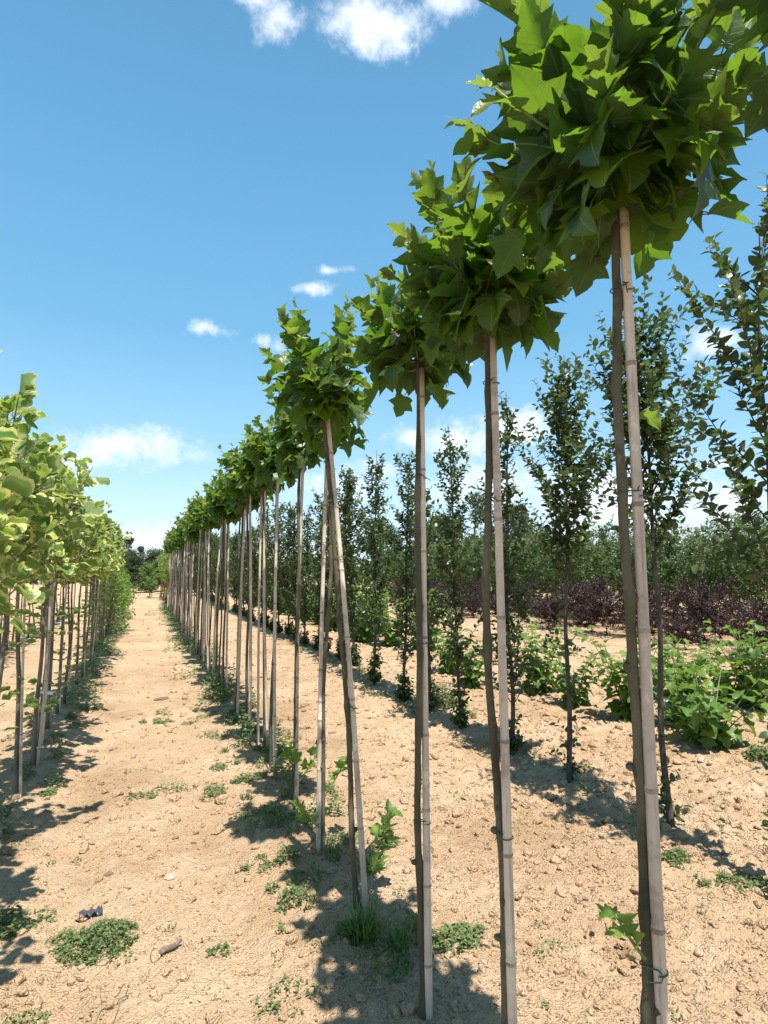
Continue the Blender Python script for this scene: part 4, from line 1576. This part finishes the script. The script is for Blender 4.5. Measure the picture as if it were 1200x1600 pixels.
# dry branching twig
ac = Acc()
x, y = at(165, 1560)


def twig(p0, p1, r, wob, k=8):
    t = np.linspace(0, 1, k)[:, None]
    P = np.array(p0) + (np.array(p1) - np.array(p0)) * t + wr.normal(0, wob, (k, 3)) * np.sin(np.pi * t)
    P[:, 2] = ground_z(P[:, 0], P[:, 1]) + .006
    tube(ac, P, np.linspace(r, r * .4, k), 5)
    return P


P = twig((x - .05, y - .13, 0), (x + .06, y + .09, 0), .0024, .006)
twig(P[4], (x + .10, y + .02, 0), .0016, .004)
twig(P[3], (x - .02, y + .12, 0), .0014, .004)
twig((x + .03, y - .1, 0), (x + .08, y + .08, 0), .002, .006)
o = ac.build('dry_twig', M_WOOD)
tag(o, 'thin dry forked twig lying on the path in the bottom left foreground', 'twig')
# dead leaves left of the nearest stem
ac = Acc()
x, y = at(978, 1500)
n = 26
pos = np.stack([x + wr.normal(0, .035, n), y + wr.normal(0, .07, n), np.zeros(n)], -1)
pos[:, 2] = ground_z(pos[:, 0], pos[:, 1]) + wr.uniform(.004, .03, n)
az = wr.uniform(0, 6.28, n)
scatter(ac, OVATE_T, pos, np.stack([np.cos(az), np.sin(az), wr.uniform(-.2, .7, n)], -1), np.array([[0, 0, 1.]]) + wr.normal(0, .6, (n, 3)), wr.uniform(.02, .045, n), wr.uniform(0, 1, n), np.zeros(n), wr)
o = ac.build('withered_leaves', M_DRYLEAF)
tag(o, 'withered reddish brown leaves on the soil left of the nearest stem', 'dead leaves', kind='stuff')
# white plant tag tied to a stem in the left row
ac = Acc()
V = np.array([[-.07, -.001, -.012], [.07, -.001, -.012], [.07, -.001, .012], [-.07, -.001, .012], [-.07, .001, -.012], [.07, .001, -.012], [.07, .001, .012], [-.07, .001, .012]])
F = [(0, 1, 2), (0, 2, 3), (5, 4, 7), (5, 7, 6), (3, 2, 6), (3, 6, 7), (1, 0, 4), (1, 4, 5), (1, 5, 6), (1, 6, 2), (0, 3, 7), (0, 7, 4)]
V[:, 2] -= .02 * (V[:, 0] / .07) ** 2
ac.add(V, F)
o = ac.build('plant_tag', M_TAG, smooth=False)
o.location = (TULIP_X + .12, 5.74, .62)
o.rotation_euler = (-.5, .08, -.5)
tag(o, 'white strip tag sticking out from a stem in the left row', 'tag')

# straw bits, leaf flakes and seedlings scattered over the soil
lr = np.random.default_rng(55)
ac = Acc()
N = 1500
a = lr.uniform(YAW - .66, YAW + .66, N)
r = np.exp(lr.uniform(math.log(1.8), math.log(9), N))
x, y = r * np.sin(a), r * np.cos(a)
keep = (vnoise(x * 1.7, y * 1.7, 12) + .5 + .35 * np.exp(-((x - PLANE_X) / .4) ** 2) + .35 * np.exp(-((x - TULIP_X) / .4) ** 2)) > .55
x, y = x[keep], y[keep]
az = lr.uniform(0, 6.28, len(x))
for i in range(len(x)):
    L = lr.uniform(.012, .07)
    t = np.linspace(-.5, .5, 4)
    px_ = x[i] + L * t * math.cos(az[i]) + .12 * L * (t * 2) ** 2 * math.sin(az[i])
    py_ = y[i] + L * t * math.sin(az[i]) - .12 * L * (t * 2) ** 2 * math.cos(az[i])
    P = np.stack([px_, py_, ground_z(px_, py_) + .004 + lr.uniform(0, .004)], -1)
    tube(ac, P, lr.uniform(.0006, .0014), 3, rnd=lr.uniform(0, 1))
o = ac.build('straw_litter', M_STRAW)
tag(o, 'scattered bits of dry straw and stalk lying on the soil', 'straw litter', kind='stuff')
ac = Acc()
N = 220
a = lr.uniform(YAW - .66, YAW + .66, N)
r = np.exp(lr.uniform(math.log(1.8), math.log(9), N))
x, y = r * np.sin(a), r * np.cos(a)
az = lr.uniform(0, 6.28, N)
pos = np.stack([x, y, ground_z(x, y) + .006], -1)
scatter(ac, OVATE_T, pos, np.stack([np.cos(az), np.sin(az), lr.uniform(-.1, .3, N)], -1), np.array([[0, 0, 1.]]) + lr.normal(0, .4, (N, 3)), lr.uniform(.012, .03, N), lr.uniform(0, 1, N), np.zeros(N), lr)
o = ac.build('leaf_litter', M_DRYLEAF)
tag(o, 'small withered leaf flakes strewn over the soil', 'leaf litter', kind='stuff')
ac = Acc()
for _ in range(150):
    a, r = lr.uniform(YAW - .66, YAW + .66), math.exp(lr.uniform(math.log(1.9), math.log(10)))
    x, y = r * math.sin(a), r * math.cos(a)
    weed_leaves(ac, lr, x, y, lr.uniform(.015, .05), lr.uniform(.015, .05), int(lr.uniform(6, 30)), .014, .02, gap=-.5)
o = ac.build('seedlings', M_WEED)
tag(o, 'tiny green seedlings dotted thinly over the bare soil', 'seedlings', kind='stuff')
